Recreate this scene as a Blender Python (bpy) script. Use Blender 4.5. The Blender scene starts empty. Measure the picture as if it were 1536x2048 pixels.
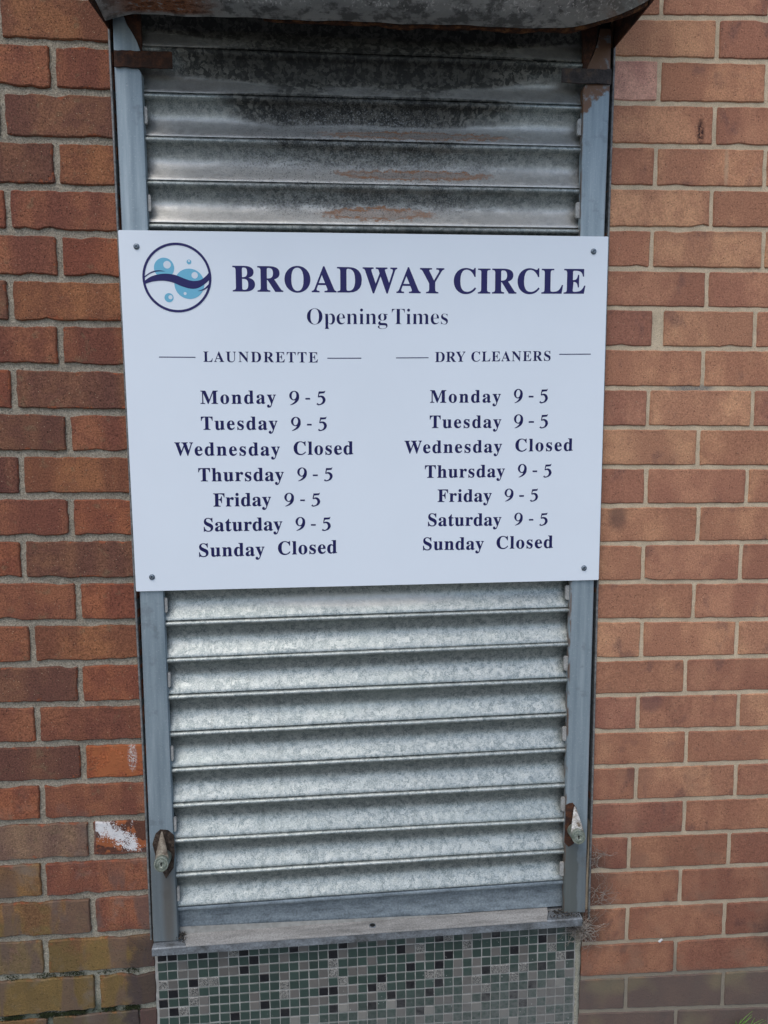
import bpy, math, random
from mathutils import Vector, Matrix
from mathutils import noise as mnoise

CAM_LOC = (0.0, -1.5779, 1.3877)
CAM_ROT = [[0.997583, 0.009432, -0.068844], [-0.069454, 0.104924, -0.992052], [-0.002134, 0.994436, 0.105325]]
CAM_LENS = 26.719
LEFT_BEDS = [[2.12368, -0.00895], [2.03853, -0.00322], [1.95011, -0.00038], [1.85904, -0.00484], [1.76751, -0.01545], [1.68304, -0.01082], [1.60094, -0.002], [1.50865, -0.01378], [1.42116, -0.01387], [1.33648, -0.01432], [1.25529, -0.00533], [1.16885, -0.00617], [1.07632, -0.01588], [0.99287, -0.00662], [0.9118, 0.00373], [0.81542, -0.012], [0.73607, -0.00164], [0.65376, 0.00198], [0.57208, 0.00744], [0.48737, 0.01381], [0.40442, 0.01766], [0.31006, 0.00989], [0.22475, 0.01382], [0.15006, 0.0418]]
RIGHT_BEDS = [[2.19332, 0.02961], [2.12855, 0.00779], [2.04031, 0.01278], [1.96024, 0.0091], [1.88073, 0.00563], [1.79491, 0.01126], [1.72061, 0.00152], [1.64389, -0.00308], [1.56254, -0.0036], [1.47886, -0.00238], [1.39848, -0.00593], [1.31674, -0.0083], [1.23055, -0.00268], [1.14868, -0.00271], [1.06782, -0.0087], [0.98599, -0.01242], [0.89204, -0.00132], [0.81147, -0.00213], [0.73394, -0.00862], [0.64927, -0.00325], [0.56596, -0.00135], [0.48676, -0.00329], [0.40351, -0.00271], [0.31377, 0.00256], [0.22595, 0.0042], [0.14447, 0.00044], [0.07597, -0.02463]]
LEFT_HALF = [-0.5254, -0.5265, -0.5287, -0.5352, -0.5275, -0.5302, -0.5229, -0.5263, -0.5276, -0.5194, -0.5215, -0.5197]
LEFT_FULL = [-0.6239, -0.6227, -0.627, -0.6293, -0.6236, -0.6284, -0.6191, -0.6172, -0.6157, -0.621, -0.625]
RIGHT_A = [0.7884, 0.7897, 0.7901, 0.7879, 0.7868, 0.783, 0.7901, 0.7872, 0.7751, 0.7842, 0.786, 0.7833, 0.7784]
RIGHT_B = [0.6699, 0.6687, 0.6662, 0.6773, 0.6698, 0.6719, 0.671, 0.6736, 0.6704, 0.6723, 0.6612, 0.6626, 0.6647]
RIGHT_C = [0.9011, 0.9061, 0.8964, 0.8994, 0.8952, 0.8893, 0.8887, 0.9004, 0.9024, 0.894, 0.8914, 0.8959]
SIGN = [[-0.4085, 1.7779], [0.566, 1.7803], [0.5658, 1.0725], [-0.3998, 1.0639]]
SCREWS = [[-0.3744, 1.7473], [0.5358, 1.7503], [-0.3667, 1.0934], [0.5331, 1.0988]]
WORDS = [('BROADWAY', 'h', -0.1907, 1.6641, 0.2306, 1.6645, 0.0495), ('CIRCLE', 'h', 0.2499, 1.6646, 0.5208, 1.6669, 0.0492), ('Opening', 'l', -0.0454, 1.6011, 0.116, 1.6023, 0.0299), ('Times', 'l', 0.1248, 1.6024, 0.2384, 1.6032, 0.0298), ('LAUNDRETTE', 's', -0.2516, 1.5264, -0.0246, 1.526, 0.0202), ('DRY', 's', 0.2126, 1.5279, 0.2752, 1.529, 0.02), ('CLEANERS', 's', 0.2871, 1.5292, 0.4515, 1.5314, 0.0197), ('Monday', 'b', -0.2596, 1.4436, -0.1098, 1.4442, 0.0263), ('Tuesday', 'b', -0.2598, 1.392, -0.1072, 1.3919, 0.0265), ('Wednesday', 'b', -0.3137, 1.3406, -0.1033, 1.3397, 0.0266), ('Closed', 'b', -0.0757, 1.3411, 0.0453, 1.3414, 0.0269), ('Thursday', 'b', -0.2679, 1.2884, -0.0961, 1.2882, 0.0269), ('Friday', 'b', -0.2393, 1.2368, -0.1229, 1.2374, 0.0271), ('Saturday', 'b', -0.2599, 1.1861, -0.1007, 1.1866, 0.0273), ('Sunday', 'b', -0.2708, 1.134, -0.138, 1.1347, 0.0274), ('Closed', 'b', -0.1106, 1.136, 0.0105, 1.1378, 0.0276), ('Monday', 'b', 0.2027, 1.4461, 0.3492, 1.4467, 0.0255), ('Tuesday', 'b', 0.2024, 1.3947, 0.351, 1.3949, 0.0256), ('Wednesday', 'b', 0.1503, 1.3432, 0.3532, 1.3444, 0.0258), ('Closed', 'b', 0.381, 1.3461, 0.5024, 1.347, 0.026), ('Thursday', 'b', 0.1927, 1.2925, 0.36, 1.2932, 0.026), ('Friday', 'b', 0.2193, 1.2423, 0.333, 1.2422, 0.0262), ('Saturday', 'b', 0.1995, 1.1922, 0.3541, 1.1916, 0.0263), ('Sunday', 'b', 0.1893, 1.1419, 0.3175, 1.1415, 0.0265), ('Closed', 'b', 0.3443, 1.1425, 0.4647, 1.143, 0.0267)]
NUMERALS = [('9', -0.0831, 1.442, -0.0628, 1.4694), ('5', -0.0283, 1.4421, -0.0095, 1.4695), ('-', -0.0505, 1.4522, -0.0411, 1.4554), ('9', -0.0804, 1.3903, -0.0604, 1.4174), ('5', -0.0259, 1.3902, -0.0074, 1.4174), ('-', -0.0481, 1.4002, -0.0386, 1.4034), ('9', -0.0693, 1.2881, -0.0492, 1.315), ('5', -0.0149, 1.2878, 0.0033, 1.3147), ('-', -0.0375, 1.2975, -0.0274, 1.3007), ('9', -0.0962, 1.2366, -0.0761, 1.2634), ('5', -0.0413, 1.2361, -0.0226, 1.263), ('-', -0.0639, 1.2465, -0.0543, 1.2497), ('9', -0.0742, 1.1861, -0.054, 1.2135), ('5', -0.0203, 1.1855, -0.0015, 1.213), ('-', -0.0425, 1.1955, -0.0326, 1.1987), ('9', 0.3761, 1.4462, 0.395, 1.474), ('5', 0.4298, 1.4462, 0.4479, 1.4741), ('-', 0.4074, 1.4569, 0.4174, 1.4602), ('9', 0.377, 1.3947, 0.3967, 1.4222), ('5', 0.4313, 1.3946, 0.4493, 1.4222), ('-', 0.4083, 1.4051, 0.4192, 1.4084), ('9', 0.3869, 1.2929, 0.4061, 1.3198), ('5', 0.441, 1.2926, 0.4589, 1.3196), ('-', 0.4182, 1.3031, 0.428, 1.3064), ('9', 0.3597, 1.243, 0.379, 1.2687), ('5', 0.4139, 1.2425, 0.4313, 1.2683), ('-', 0.3912, 1.2517, 0.4009, 1.255), ('9', 0.381, 1.192, 0.3994, 1.218), ('5', 0.4346, 1.1914, 0.4529, 1.2175), ('-', 0.4126, 1.2014, 0.4218, 1.2047)]
RULES = [(-0.3382, 1.5354, -0.267, 1.5352), (-0.0055, 1.5346, 0.0628, 1.5349), (0.1331, 1.5358, 0.1993, 1.5365), (0.4695, 1.5446, 0.5356, 1.5453)]
LOGO = (-0.2984, 1.689, 0.0667)
SLAT_JOINTS = [[2.37644, -0.00565], [2.29194, -0.00565], [2.20744, -0.00565], [2.12294, -0.00565], [2.03988, -0.00197], [1.95916, -0.00132], [1.87701, 0.0004], [1.7975, 0.00288], [1.71798, 0.00419], [1.63846, 0.00549], [1.55895, 0.0068], [1.47943, 0.00811], [1.39992, 0.00941], [1.3204, 0.01072], [1.24088, 0.01203], [1.16137, 0.01333], [1.08185, 0.01464], [1.00233, 0.01595], [0.9242, 0.01947], [0.84503, 0.01849], [0.76518, 0.02127], [0.68571, 0.02042], [0.60651, 0.01768], [0.52595, 0.01548], [0.44971, 0.02149], [0.37346, 0.02751]]
TILE_X = [-0.3893, -0.3683, -0.3461, -0.324, -0.3019, -0.2797, -0.2576, -0.2354, -0.2133, -0.1912, -0.169, -0.1469, -0.1248, -0.1031, -0.0815, -0.0599, -0.0383, -0.0167, 0.0049, 0.0265, 0.0482, 0.0698, 0.0914, 0.113, 0.1346, 0.1562, 0.1778, 0.1995, 0.2211, 0.2425, 0.2639, 0.2852, 0.3066, 0.328, 0.3494, 0.3708, 0.3922, 0.4136, 0.435, 0.4564, 0.4778, 0.4992, 0.5206, 0.5418]


# ----------------------------------------------------------------- camera, world, light
scene = bpy.context.scene
COL = scene.collection
cam = bpy.data.cameras.new('camera'); camo = bpy.data.objects.new('camera', cam); COL.objects.link(camo)
cam.sensor_fit = 'VERTICAL'; cam.sensor_height = 36.0; cam.lens = CAM_LENS
cam.clip_start = 0.01; cam.clip_end = 500
mw = Matrix([list(CAM_ROT[i]) + [CAM_LOC[i]] for i in range(3)] + [[0, 0, 0, 1]])
camo.matrix_world = mw
scene.camera = camo
SUN_EL, SUN_AZ = math.radians(58), math.radians(-28)       # high, behind and a little to the left of the photographer
world = bpy.data.worlds.new('World'); scene.world = world; world.use_nodes = True
wn = world.node_tree; bg = wn.nodes['Background']
sky = wn.nodes.new('ShaderNodeTexSky'); sky.sky_type = 'NISHITA'; sky.sun_disc = False
sky.sun_elevation = SUN_EL; sky.sun_rotation = math.radians(180) + SUN_AZ * -1
sky.air_density = 1.0; sky.dust_density = 2.0; sky.ozone_density = 1.2
wn.links.new(sky.outputs[0], bg.inputs[0]); bg.inputs[1].default_value = 0.135
sun = bpy.data.lights.new('sun', 'SUN'); sun.energy = 0.8; sun.angle = math.radians(40); sun.color = (1.0, 0.97, 0.93)
suno = bpy.data.objects.new('sun', sun); COL.objects.link(suno)
d = Vector((math.sin(SUN_AZ)*math.cos(SUN_EL), -math.cos(SUN_AZ)*math.cos(SUN_EL), math.sin(SUN_EL)))   # towards the sun
suno.rotation_euler = d.to_track_quat('Z', 'Y').to_euler()
suno.location = (0, -2, 4)
vs = scene.view_settings; vs.view_transform = 'Standard'; vs.look = 'None'; vs.gamma = 1.0; vs.exposure = 0.45
vs.use_curve_mapping = False

# ----------------------------------------------------------------- helpers
PI = math.pi
rnd = random.Random(7)
def lerp(a, b, t): return a + (b - a) * t
def poly(stations, z):
    s = sorted(stations)
    if z <= s[0][0]: return s[0][1]
    for (z0, v0), (z1, v1) in zip(s, s[1:]):
        if z <= z1: return lerp(v0, v1, (z - z0) / (z1 - z0))
    return s[-1][1]
def empty(name, loc=(0, 0, 0)):
    o = bpy.data.objects.new(name, None); COL.objects.link(o)
    o.location = loc; o.empty_display_size = 0.05
    return o
def tag(o, label=None, cat=None, group=None, kind=None):
    if label: o['label'] = label
    if cat: o['category'] = cat
    if group: o['group'] = group
    if kind: o['kind'] = kind
    return o
def make(name, verts, faces, mat, parent=None, smooth=False, origin=None, angle=None):
    """link one mesh object; verts are world positions, origin the object's own origin"""
    if origin is None:
        n = len(verts)
        origin = tuple(sum(v[i] for v in verts) / n for i in range(3))
    me = bpy.data.meshes.new(name)
    me.from_pydata([(v[0] - origin[0], v[1] - origin[1], v[2] - origin[2]) for v in verts], [], faces)
    me.validate(); me.update()
    if mat: me.materials.append(mat)
    if smooth:
        me.polygons.foreach_set('use_smooth', [True] * len(me.polygons))
        if angle:
            me.set_sharp_from_angle(angle=math.radians(angle))
    o = bpy.data.objects.new(name, me); COL.objects.link(o)
    if parent:
        o.parent = parent
        pl = world_loc(parent)
        o.location = (origin[0] - pl[0], origin[1] - pl[1], origin[2] - pl[2])
    else:
        o.location = origin
    WLOC[o.name] = origin
    return o
WLOC = {}
def world_loc(o):
    if o.name in WLOC: return WLOC[o.name]
    return tuple(o.location)
class Geo:
    def __init__(self): self.v = []; self.f = []
    def add(self, vs, fs):
        n = len(self.v); self.v += [tuple(p) for p in vs]
        self.f += [tuple(i + n for i in f) for f in fs]
    def box(self, x0, x1, y0, y1, z0, z1):
        self.add([(x0,y0,z0),(x1,y0,z0),(x1,y1,z0),(x0,y1,z0),(x0,y0,z1),(x1,y0,z1),(x1,y1,z1),(x0,y1,z1)],
                 [(0,3,2,1),(4,5,6,7),(0,1,5,4),(1,2,6,5),(2,3,7,6),(3,0,4,7)])
    def prism(self, pts, y0, y1):
        """outline in (x,z), anticlockwise seen from the front, extruded from y0 (front) to y1"""
        n = len(pts)
        self.add([(x, y0, z) for x, z in pts] + [(x, y1, z) for x, z in pts],
                 [tuple(range(n)), tuple(range(2*n - 1, n - 1, -1))] +
                 [(i, i + n, (i + 1) % n + n, (i + 1) % n) for i in range(n)])
    def loft(self, rings, closed=True, caps=True):
        n = len(rings[0]); b = len(self.v)
        for r in rings: self.v += [tuple(p) for p in r]
        for k in range(len(rings) - 1):
            for i in range(n if closed else n - 1):
                j = (i + 1) % n
                self.f.append((b + k*n + i, b + k*n + j, b + (k+1)*n + j, b + (k+1)*n + i))
        if caps and closed:
            self.f.append(tuple(b + i for i in reversed(range(n))))
            self.f.append(tuple(b + (len(rings) - 1)*n + i for i in range(n)))
    def disc(self, cx, cz, y, r, n=24, dome=0.0, a0=0):
        self.add([(cx, y - dome, cz)] + [(cx + r*math.cos(2*PI*i/n), y, cz + r*math.sin(2*PI*i/n)) for i in range(n)],
                 [(0, 1 + i, 1 + (i + 1) % n) for i in range(n)])
    def tube(self, pts, r0, r1=None, n=5):
        r1 = r0 if r1 is None else r1
        rings = []
        for k, p in enumerate(pts):
            a = Vector(pts[max(0, k-1)]); b_ = Vector(pts[min(len(pts)-1, k+1)])
            t = (b_ - a).normalized() if (b_ - a).length > 1e-9 else Vector((0,0,1))
            u = t.cross(Vector((0.3, 1, 0.2))).normalized(); w = t.cross(u)
            r = lerp(r0, r1, k / max(1, len(pts)-1))
            rings.append([tuple(Vector(p) + (u*math.cos(2*PI*i/n) + w*math.sin(2*PI*i/n))*r) for i in range(n)])
        self.loft(rings)
    def build(self, name, mat, parent=None, **k): return make(name, self.v, self.f, mat, parent, **k)

# ----------------------------------------------------------------- materials
class Mat:
    def __init__(s, name):
        s.m = bpy.data.materials.new(name); s.m.use_nodes = True
        s.nt = s.m.node_tree; s.b = s.nt.nodes['Principled BSDF']
        s.tc = s.nt.nodes.new('ShaderNodeTexCoord'); s.geo = s.nt.nodes.new('ShaderNodeNewGeometry')
        s.P = s.geo.outputs['Position']; s.O = s.tc.outputs['Object']
    def n(s, t, **kw):
        nd = s.nt.nodes.new(t)
        for k, v in kw.items(): setattr(nd, k, v)
        return nd
    def put(s, sock, v):
        if isinstance(v, bpy.types.NodeSocket): s.nt.links.new(v, sock)
        elif isinstance(v, (tuple, list)):
            sock.default_value = tuple(v) + ((1.0,) if len(v) == 3 and len(sock.default_value) == 4 else ())
        else:
            try: sock.default_value = v
            except TypeError: sock.default_value = (v,)*len(sock.default_value)
    def math(s, op, a, b=0.0, c=0.0, clamp=False):
        nd = s.n('ShaderNodeMath', operation=op, use_clamp=clamp)
        s.put(nd.inputs[0], a); s.put(nd.inputs[1], b); s.put(nd.inputs[2], c); return nd.outputs[0]
    def vm(s, op, a, b=(0,0,0)):
        nd = s.n('ShaderNodeVectorMath', operation=op); s.put(nd.inputs[0], a)
        s.put(nd.inputs[1], b); return nd.outputs[0]
    def noise(s, vec, scale, detail=3, rough=0.55, dist=0.0, col=False):
        nd = s.n('ShaderNodeTexNoise'); s.put(nd.inputs['Vector'], vec)
        for k, v in (('Scale', scale), ('Detail', detail), ('Roughness', rough), ('Distortion', dist)): s.put(nd.inputs[k], v)
        return nd.outputs['Color' if col else 'Fac']
    def vor(s, vec, scale, out='Distance', feature='F1', rand=1.0):
        nd = s.n('ShaderNodeTexVoronoi', feature=feature); s.put(nd.inputs['Vector'], vec)
        s.put(nd.inputs['Scale'], scale); s.put(nd.inputs['Randomness'], rand); return nd.outputs[out]
    def mr(s, v, a, b, c=0.0, d=1.0, smooth=True):
        nd = s.n('ShaderNodeMapRange', interpolation_type='SMOOTHSTEP' if smooth else 'LINEAR')
        nd.clamp = True
        for i, q in enumerate((v, a, b, c, d)): s.put(nd.inputs[i], q)
        return nd.outputs[0]
    def mix(s, f, a, b, mode='MIX'):
        nd = s.n('ShaderNodeMix', data_type='RGBA', blend_type=mode)
        s.put(nd.inputs[0], f); s.put(nd.inputs[6], a); s.put(nd.inputs[7], b); return nd.outputs[2]
    def sep(s, v):
        nd = s.n('ShaderNodeSeparateXYZ'); s.put(nd.inputs[0], v); return nd.outputs
    def ramp(s, f, stops):
        nd = s.n('ShaderNodeValToRGB'); s.put(nd.inputs[0], f); e = nd.color_ramp.elements
        while len(e) < len(stops): e.new(0.5)
        for i, (p, c) in enumerate(stops):
            e[i].position = p; e[i].color = (*c, 1) if isinstance(c, tuple) else (c, c, c, 1)
        return nd.outputs[0]
    def bump(s, h, strength=0.5, dist=0.001, prev=None):
        nd = s.n('ShaderNodeBump'); s.put(nd.inputs['Strength'], strength); s.put(nd.inputs['Distance'], dist)
        s.put(nd.inputs['Height'], h)
        if prev is not None: s.put(nd.inputs['Normal'], prev)
        return nd.outputs[0]
    def box(s, pos, cx, cz, rx, rz, soft=0.3):
        """soft elliptical patch round (cx,cz) in the wall plane"""
        o = s.sep(pos)
        a = s.math('DIVIDE', s.math('SUBTRACT', o[0], cx), rx); b = s.math('DIVIDE', s.math('SUBTRACT', o[2], cz), rz)
        d = s.math('SQRT', s.math('ADD', s.math('MULTIPLY', a, a), s.math('MULTIPLY', b, b)))
        return s.mr(d, 1 + soft, 1 - soft)
    def mul(s, *a):
        r = a[0]
        for q in a[1:]: r = s.math('MULTIPLY', r, q)
        return r
    def out(s, color=None, rough=None, metal=None, normal=None, spec=None):
        for k, v in (('Base Color', color), ('Roughness', rough), ('Metallic', metal), ('Normal', normal), ('Specular IOR Level', spec)):
            if v is not None: s.put(s.b.inputs[k], v)
        return s.m

def brick_material(name, left):
    m = Mat(name)
    info = m.n('ShaderNodeObjectInfo'); base = info.outputs['Color']; rn = info.outputs['Random']
    off = m.vm('SCALE', (31.0, 17.0, 23.0)); m.put(off.node.inputs['Scale'], rn)
    v = m.vm('ADD', m.O, off)
    P = m.P
    band = m.noise(m.vm('MULTIPLY', v, (13 if left else 10, 1, 3.0 if left else 5.0)), 1.0, 2, 0.5)
    blot = m.noise(v, 26, 4, 0.6)
    dark = m.mix(1.0, base, (0.74, 0.70, 0.80) if left else (0.84, 0.80, 0.84), 'MULTIPLY')
    lite = m.mix(1.0, base, (1.16, 1.16, 1.06) if left else (1.12, 1.15, 1.13), 'MULTIPLY')
    c = m.mix(m.mr(band, 0.36, 0.62) if left else m.mr(band, 0.40, 0.58), dark, lite)
    c = m.mix(m.mr(blot, 0.40, 0.68, 0.0, 0.75), c, dark)
    if left:
        c = m.mix(m.mr(m.noise(v, 40, 3), 0.60, 0.72, 0, 0.4), c, (0.19, 0.14, 0.08))
    else:
        c = m.mix(m.mr(m.noise(m.vm('MULTIPLY', v, (22, 1, 14)), 1.0, 3), 0.58, 0.74, 0, 0.5), c, (0.155, 0.085, 0.075))
    # sand face: grain, pits and pale grit
    g = m.noise(v, 330, 3, 0.75)
    c = m.mix(1.0, c, m.ramp(g, [(0.30, 0.48 if left else 0.66), (0.5, 1.0), (0.70, 1.55 if left else 1.32)]), 'MULTIPLY')
    pit = m.mul(m.mr(m.vor(v, 200), 0.24, 0.12), m.mr(m.noise(v, 60, 2), 0.45, 0.6))
    c = m.mix(m.math('MULTIPLY', pit, 0.75), c, (0.03, 0.02, 0.017))
    v2 = m.vm('ADD', v, (3.3, 1.7, 9.1))
    spk = m.mul(m.mr(m.vor(v2, 150), 0.15, 0.07), m.mr(m.noise(v2, 75, 2), 0.50, 0.58))
    c = m.mix(m.math('MULTIPLY', spk, 0.8), c, (0.55, 0.42, 0.27))
    # broken arrises show the orange body of the brick
    at = m.n('ShaderNodeAttribute', attribute_name='edge'); e = at.outputs['Fac']
    ch = m.mr(m.math('ADD', m.noise(v, 38, 4, 0.7), m.math('MULTIPLY', e, 0.24 if left else 0.13)), 0.765 if left else 0.82, 0.785 if left else 0.84)
    c = m.mix(m.math('MULTIPLY', ch, 0.75), c, (0.34, 0.105, 0.05) if left else (0.36, 0.17, 0.11))
    c = m.mix(m.math('MULTIPLY', m.mul(e, m.mr(m.noise(v, 90, 2), 0.35, 0.6)), 0.22), c, (0.09, 0.05, 0.035))
    if left:
        # olive algae spreading over the courses near the ground
        o = m.sep(P)
        a = m.math('ADD', m.mr(o[2], 0.50, 0.18), m.math('MULTIPLY', m.mr(o[0], -0.40, -0.66), 0.35))
        a = m.mul(m.mr(o[2], 0.62, 0.40), m.mr(m.math('ADD', m.math('MULTIPLY', a, 0.50), m.noise(P, 15, 4, 0.65)), 0.84, 1.06))
        c = m.mix(m.math('MULTIPLY', a, 0.55), c, (0.150, 0.120, 0.042))
        gr = m.mul(m.mr(o[2], 0.70, 0.45), m.mr(m.noise(P, 16, 3), 0.52, 0.75))
        c = m.mix(m.math('MULTIPLY', gr, 0.55), c, (0.20, 0.175, 0.15))
        pb = m.mul(m.mr(o[2], 0.50, 0.40), m.mr(m.noise(m.vm('MULTIPLY', v, (17, 1, 4)), 1.0, 3), 0.50, 0.58))
        c = m.mix(m.math('MULTIPLY', pb, 0.62), c, (0.135, 0.092, 0.078))
        # slate coloured burn at the right end of the lowest bricks
        k = m.mul(m.mr(m.math('ADD', o[0], m.math('MULTIPLY', m.math('SUBTRACT', m.noise(v, 18, 4), 0.5), 0.10)), -0.465, -0.44), m.mr(o[2], 0.34, 0.27))
        c = m.mix(m.math('MULTIPLY', k, 0.8), c, (0.062, 0.048, 0.048))
        # splash of white paint, with bare orange patches round it
        pn = m.noise(P, 55, 4, 0.7); pf = m.noise(P, 420, 3, 0.8)
        d = m.math('ABSOLUTE', m.math('ADD', m.math('SUBTRACT', o[2], 0.534), m.math('MULTIPLY', m.math('ADD', o[0], 0.468), 0.62)))
        w = m.math('ADD', m.mr(d, 0.040, 0.0), m.math('MULTIPLY', m.math('SUBTRACT', pn, 0.5), 2.6))
        w = m.math('ADD', m.math('SUBTRACT', w, m.mr(o[0], -0.435, -0.405, 0, 0.9)), m.math('MULTIPLY', m.math('SUBTRACT', pf, 0.5), 2.6))
        inb = m.mul(m.mr(o[0], -0.5095, -0.507), m.mr(o[0], -0.395, -0.398), m.mr(o[2], 0.489, 0.495), m.mr(o[2], 0.569, 0.563))
        orange = m.mul(inb, m.mr(m.noise(P, 30, 2), 0.50, 0.54))
        c = m.mix(m.math('MULTIPLY', inb, 0.6), c, (0.075, 0.032, 0.022))
        c = m.mix(m.math('MULTIPLY', orange, 0.9), c, (0.36, 0.115, 0.045))
        c = m.mix(m.mul(inb, m.mr(w, 0.52, 0.70)), c, (0.72, 0.70, 0.68))
        # orange patch with a small white drip, two courses above
        in2 = m.mul(m.mr(o[0], -0.5095, -0.505), m.mr(o[2], 0.655, 0.665), m.mr(o[2], 0.742, 0.734))
        c = m.mix(m.mul(in2, m.mr(m.noise(P, 24, 3), 0.46, 0.52), 0.85), c, (0.38, 0.125, 0.05))
        dr = m.mul(in2, m.box(P, -0.4255, 0.705, 0.009, 0.03), m.mr(pf, 0.45, 0.6))
        c = m.mix(dr, c, (0.6, 0.56, 0.52))
    else:
        o = m.sep(P)
        low = m.mr(m.math('ADD', o[2], m.math('MULTIPLY', m.noise(P, 5, 3), 0.3)), 1.20, 0.35)
        c = m.mix(low, c, m.mix(1.0, c, (0.66, 0.62, 0.64), 'MULTIPLY'))
        c = m.mix(m.mul(low, m.mr(m.noise(v, 14, 3), 0.50, 0.66), 0.45), c, (0.26, 0.15, 0.10))
        low2 = m.mr(m.math('ADD', o[2], m.math('MULTIPLY', m.noise(P, 14, 4), 0.04)), 0.180, 0.155)
        c = m.mix(m.math('MULTIPLY', low2, 0.82), c, m.mix(m.mr(m.noise(P, 7, 2), .45, .6), (0.105, 0.092, 0.082), (0.155, 0.145, 0.098)))
        c = m.mix(m.mul(m.box(P, 0.760, 1.995, 0.007, 0.024, 0.6), m.mr(m.noise(P, 110, 4, 0.7), 0.38, 0.56)), c, (0.04, 0.02, 0.02))
        c = m.mix(m.mul(m.box(P, 0.610, 1.205, 0.020, 0.026, 0.6), 0.6), c, (0.09, 0.06, 0.055))
        c = m.mix(m.mul(m.box(P, 0.700, 0.795, 0.024, 0.024, 0.4), 0.6), c, (0.17, 0.085, 0.075))
        c = m.mix(m.mul(m.box(P, 0.818, 1.925, 0.004, 0.04, 0.7), 0.45), c, (0.5, 0.38, 0.25))
        c = m.mix(m.mul(m.box(P, 1.04, 0.24, 0.07, 0.05, 0.6), 0.75), c, (0.05, 0.04, 0.038))
    if not left:
        c = m.mix(m.mul(m.mr(m.math('ADD', o[0], m.math('MULTIPLY', m.noise(P, 30, 4), 0.03)), 0.655, 0.59), m.mr(o[2], 0.47, 0.42), m.mr(o[2], 0.20, 0.24), 0.6), c, (0.05, 0.038, 0.032))
    h = m.math('ADD', m.math('MULTIPLY', g, 0.55), m.math('MULTIPLY', m.noise(v, 130, 3), 0.5))
    h = m.math('SUBTRACT', h, m.math('MULTIPLY', pit, 0.8))
    h = m.math('SUBTRACT', h, m.math('MULTIPLY', ch, 0.6))
    nrm = m.bump(h, 0.9 if left else 0.6, 0.0026)
    return m.out(c, 0.92, 0, nrm, 0.2)

def mortar_material(name, left):
    m = Mat(name); P = m.P
    base = (0.37, 0.325, 0.25) if left else (0.64, 0.515, 0.355)
    c = m.mix(m.mr(m.noise(P, 22, 4), 0.35, 0.7), base, tuple(x*0.80 for x in base))
    g = m.noise(P, 330 if left else 480, 3, 0.75)
    c = m.mix(1.0, c, m.ramp(g, [(0.3, 0.40 if left else 0.72), (0.5, 1.0), (0.7, 1.6 if left else 1.2)]), 'MULTIPLY')
    k = m.mul(m.mr(m.vor(P, 230), 0.22, 0.12), m.mr(m.noise(P, 90, 2), 0.46, 0.56))
    c = m.mix(m.math('MULTIPLY', k, 0.85 if left else 0.35), c, (0.04, 0.037, 0.035))
    v2 = m.vm('ADD', P, (5, 5, 5))
    k2 = m.mul(m.mr(m.vor(v2, 210), 0.25, 0.12), m.mr(m.noise(v2, 70, 2), 0.50, 0.6))
    c = m.mix(m.math('MULTIPLY', k2, 0.6 if left else 0.25), c, (0.50, 0.44, 0.36))
    o = m.sep(P)
    if left:
        ms = m.mul(m.mr(m.math('ADD', o[2], m.math('MULTIPLY', m.noise(P, 14, 4, 0.7), 0.5)), 0.46, 0.34), m.mr(o[0], -0.40, -0.50))
        c = m.mix(m.math('MULTIPLY', ms, 0.95), c, (0.022, 0.028, 0.012))
        c = m.mix(m.mul(m.mr(m.math('ADD', o[2], m.math('MULTIPLY', m.noise(P, 30, 3), 0.3)), 0.50, 0.36), 0.35), c, (0.30, 0.34, 0.28))
    else:
        c = m.mix(m.mul(m.mr(o[2], 0.95, 0.35), 0.35), c, (0.26, 0.215, 0.165))
        gz = m.mr(m.math('ADD', o[2], m.math('MULTIPLY', m.noise(P, 12, 3), 0.12)), 0.36, 0.20)
        c = m.mix(m.math('MULTIPLY', gz, 0.7), c, (0.17, 0.16, 0.135))
        c = m.mix(m.mul(m.box(P, 0.76, 1.478, 0.05, 0.008, 0.3), m.mr(g, 0.35, 0.6)), c, (0.20, 0.19, 0.18))
    h = m.math('SUBTRACT', m.math('ADD', g, m.noise(P, 120, 3)), m.math('MULTIPLY', k, 0.7))
    return m.out(c, 0.95, 0, m.bump(h, 0.9 if left else 0.45, 0.0025), 0.15)

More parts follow.
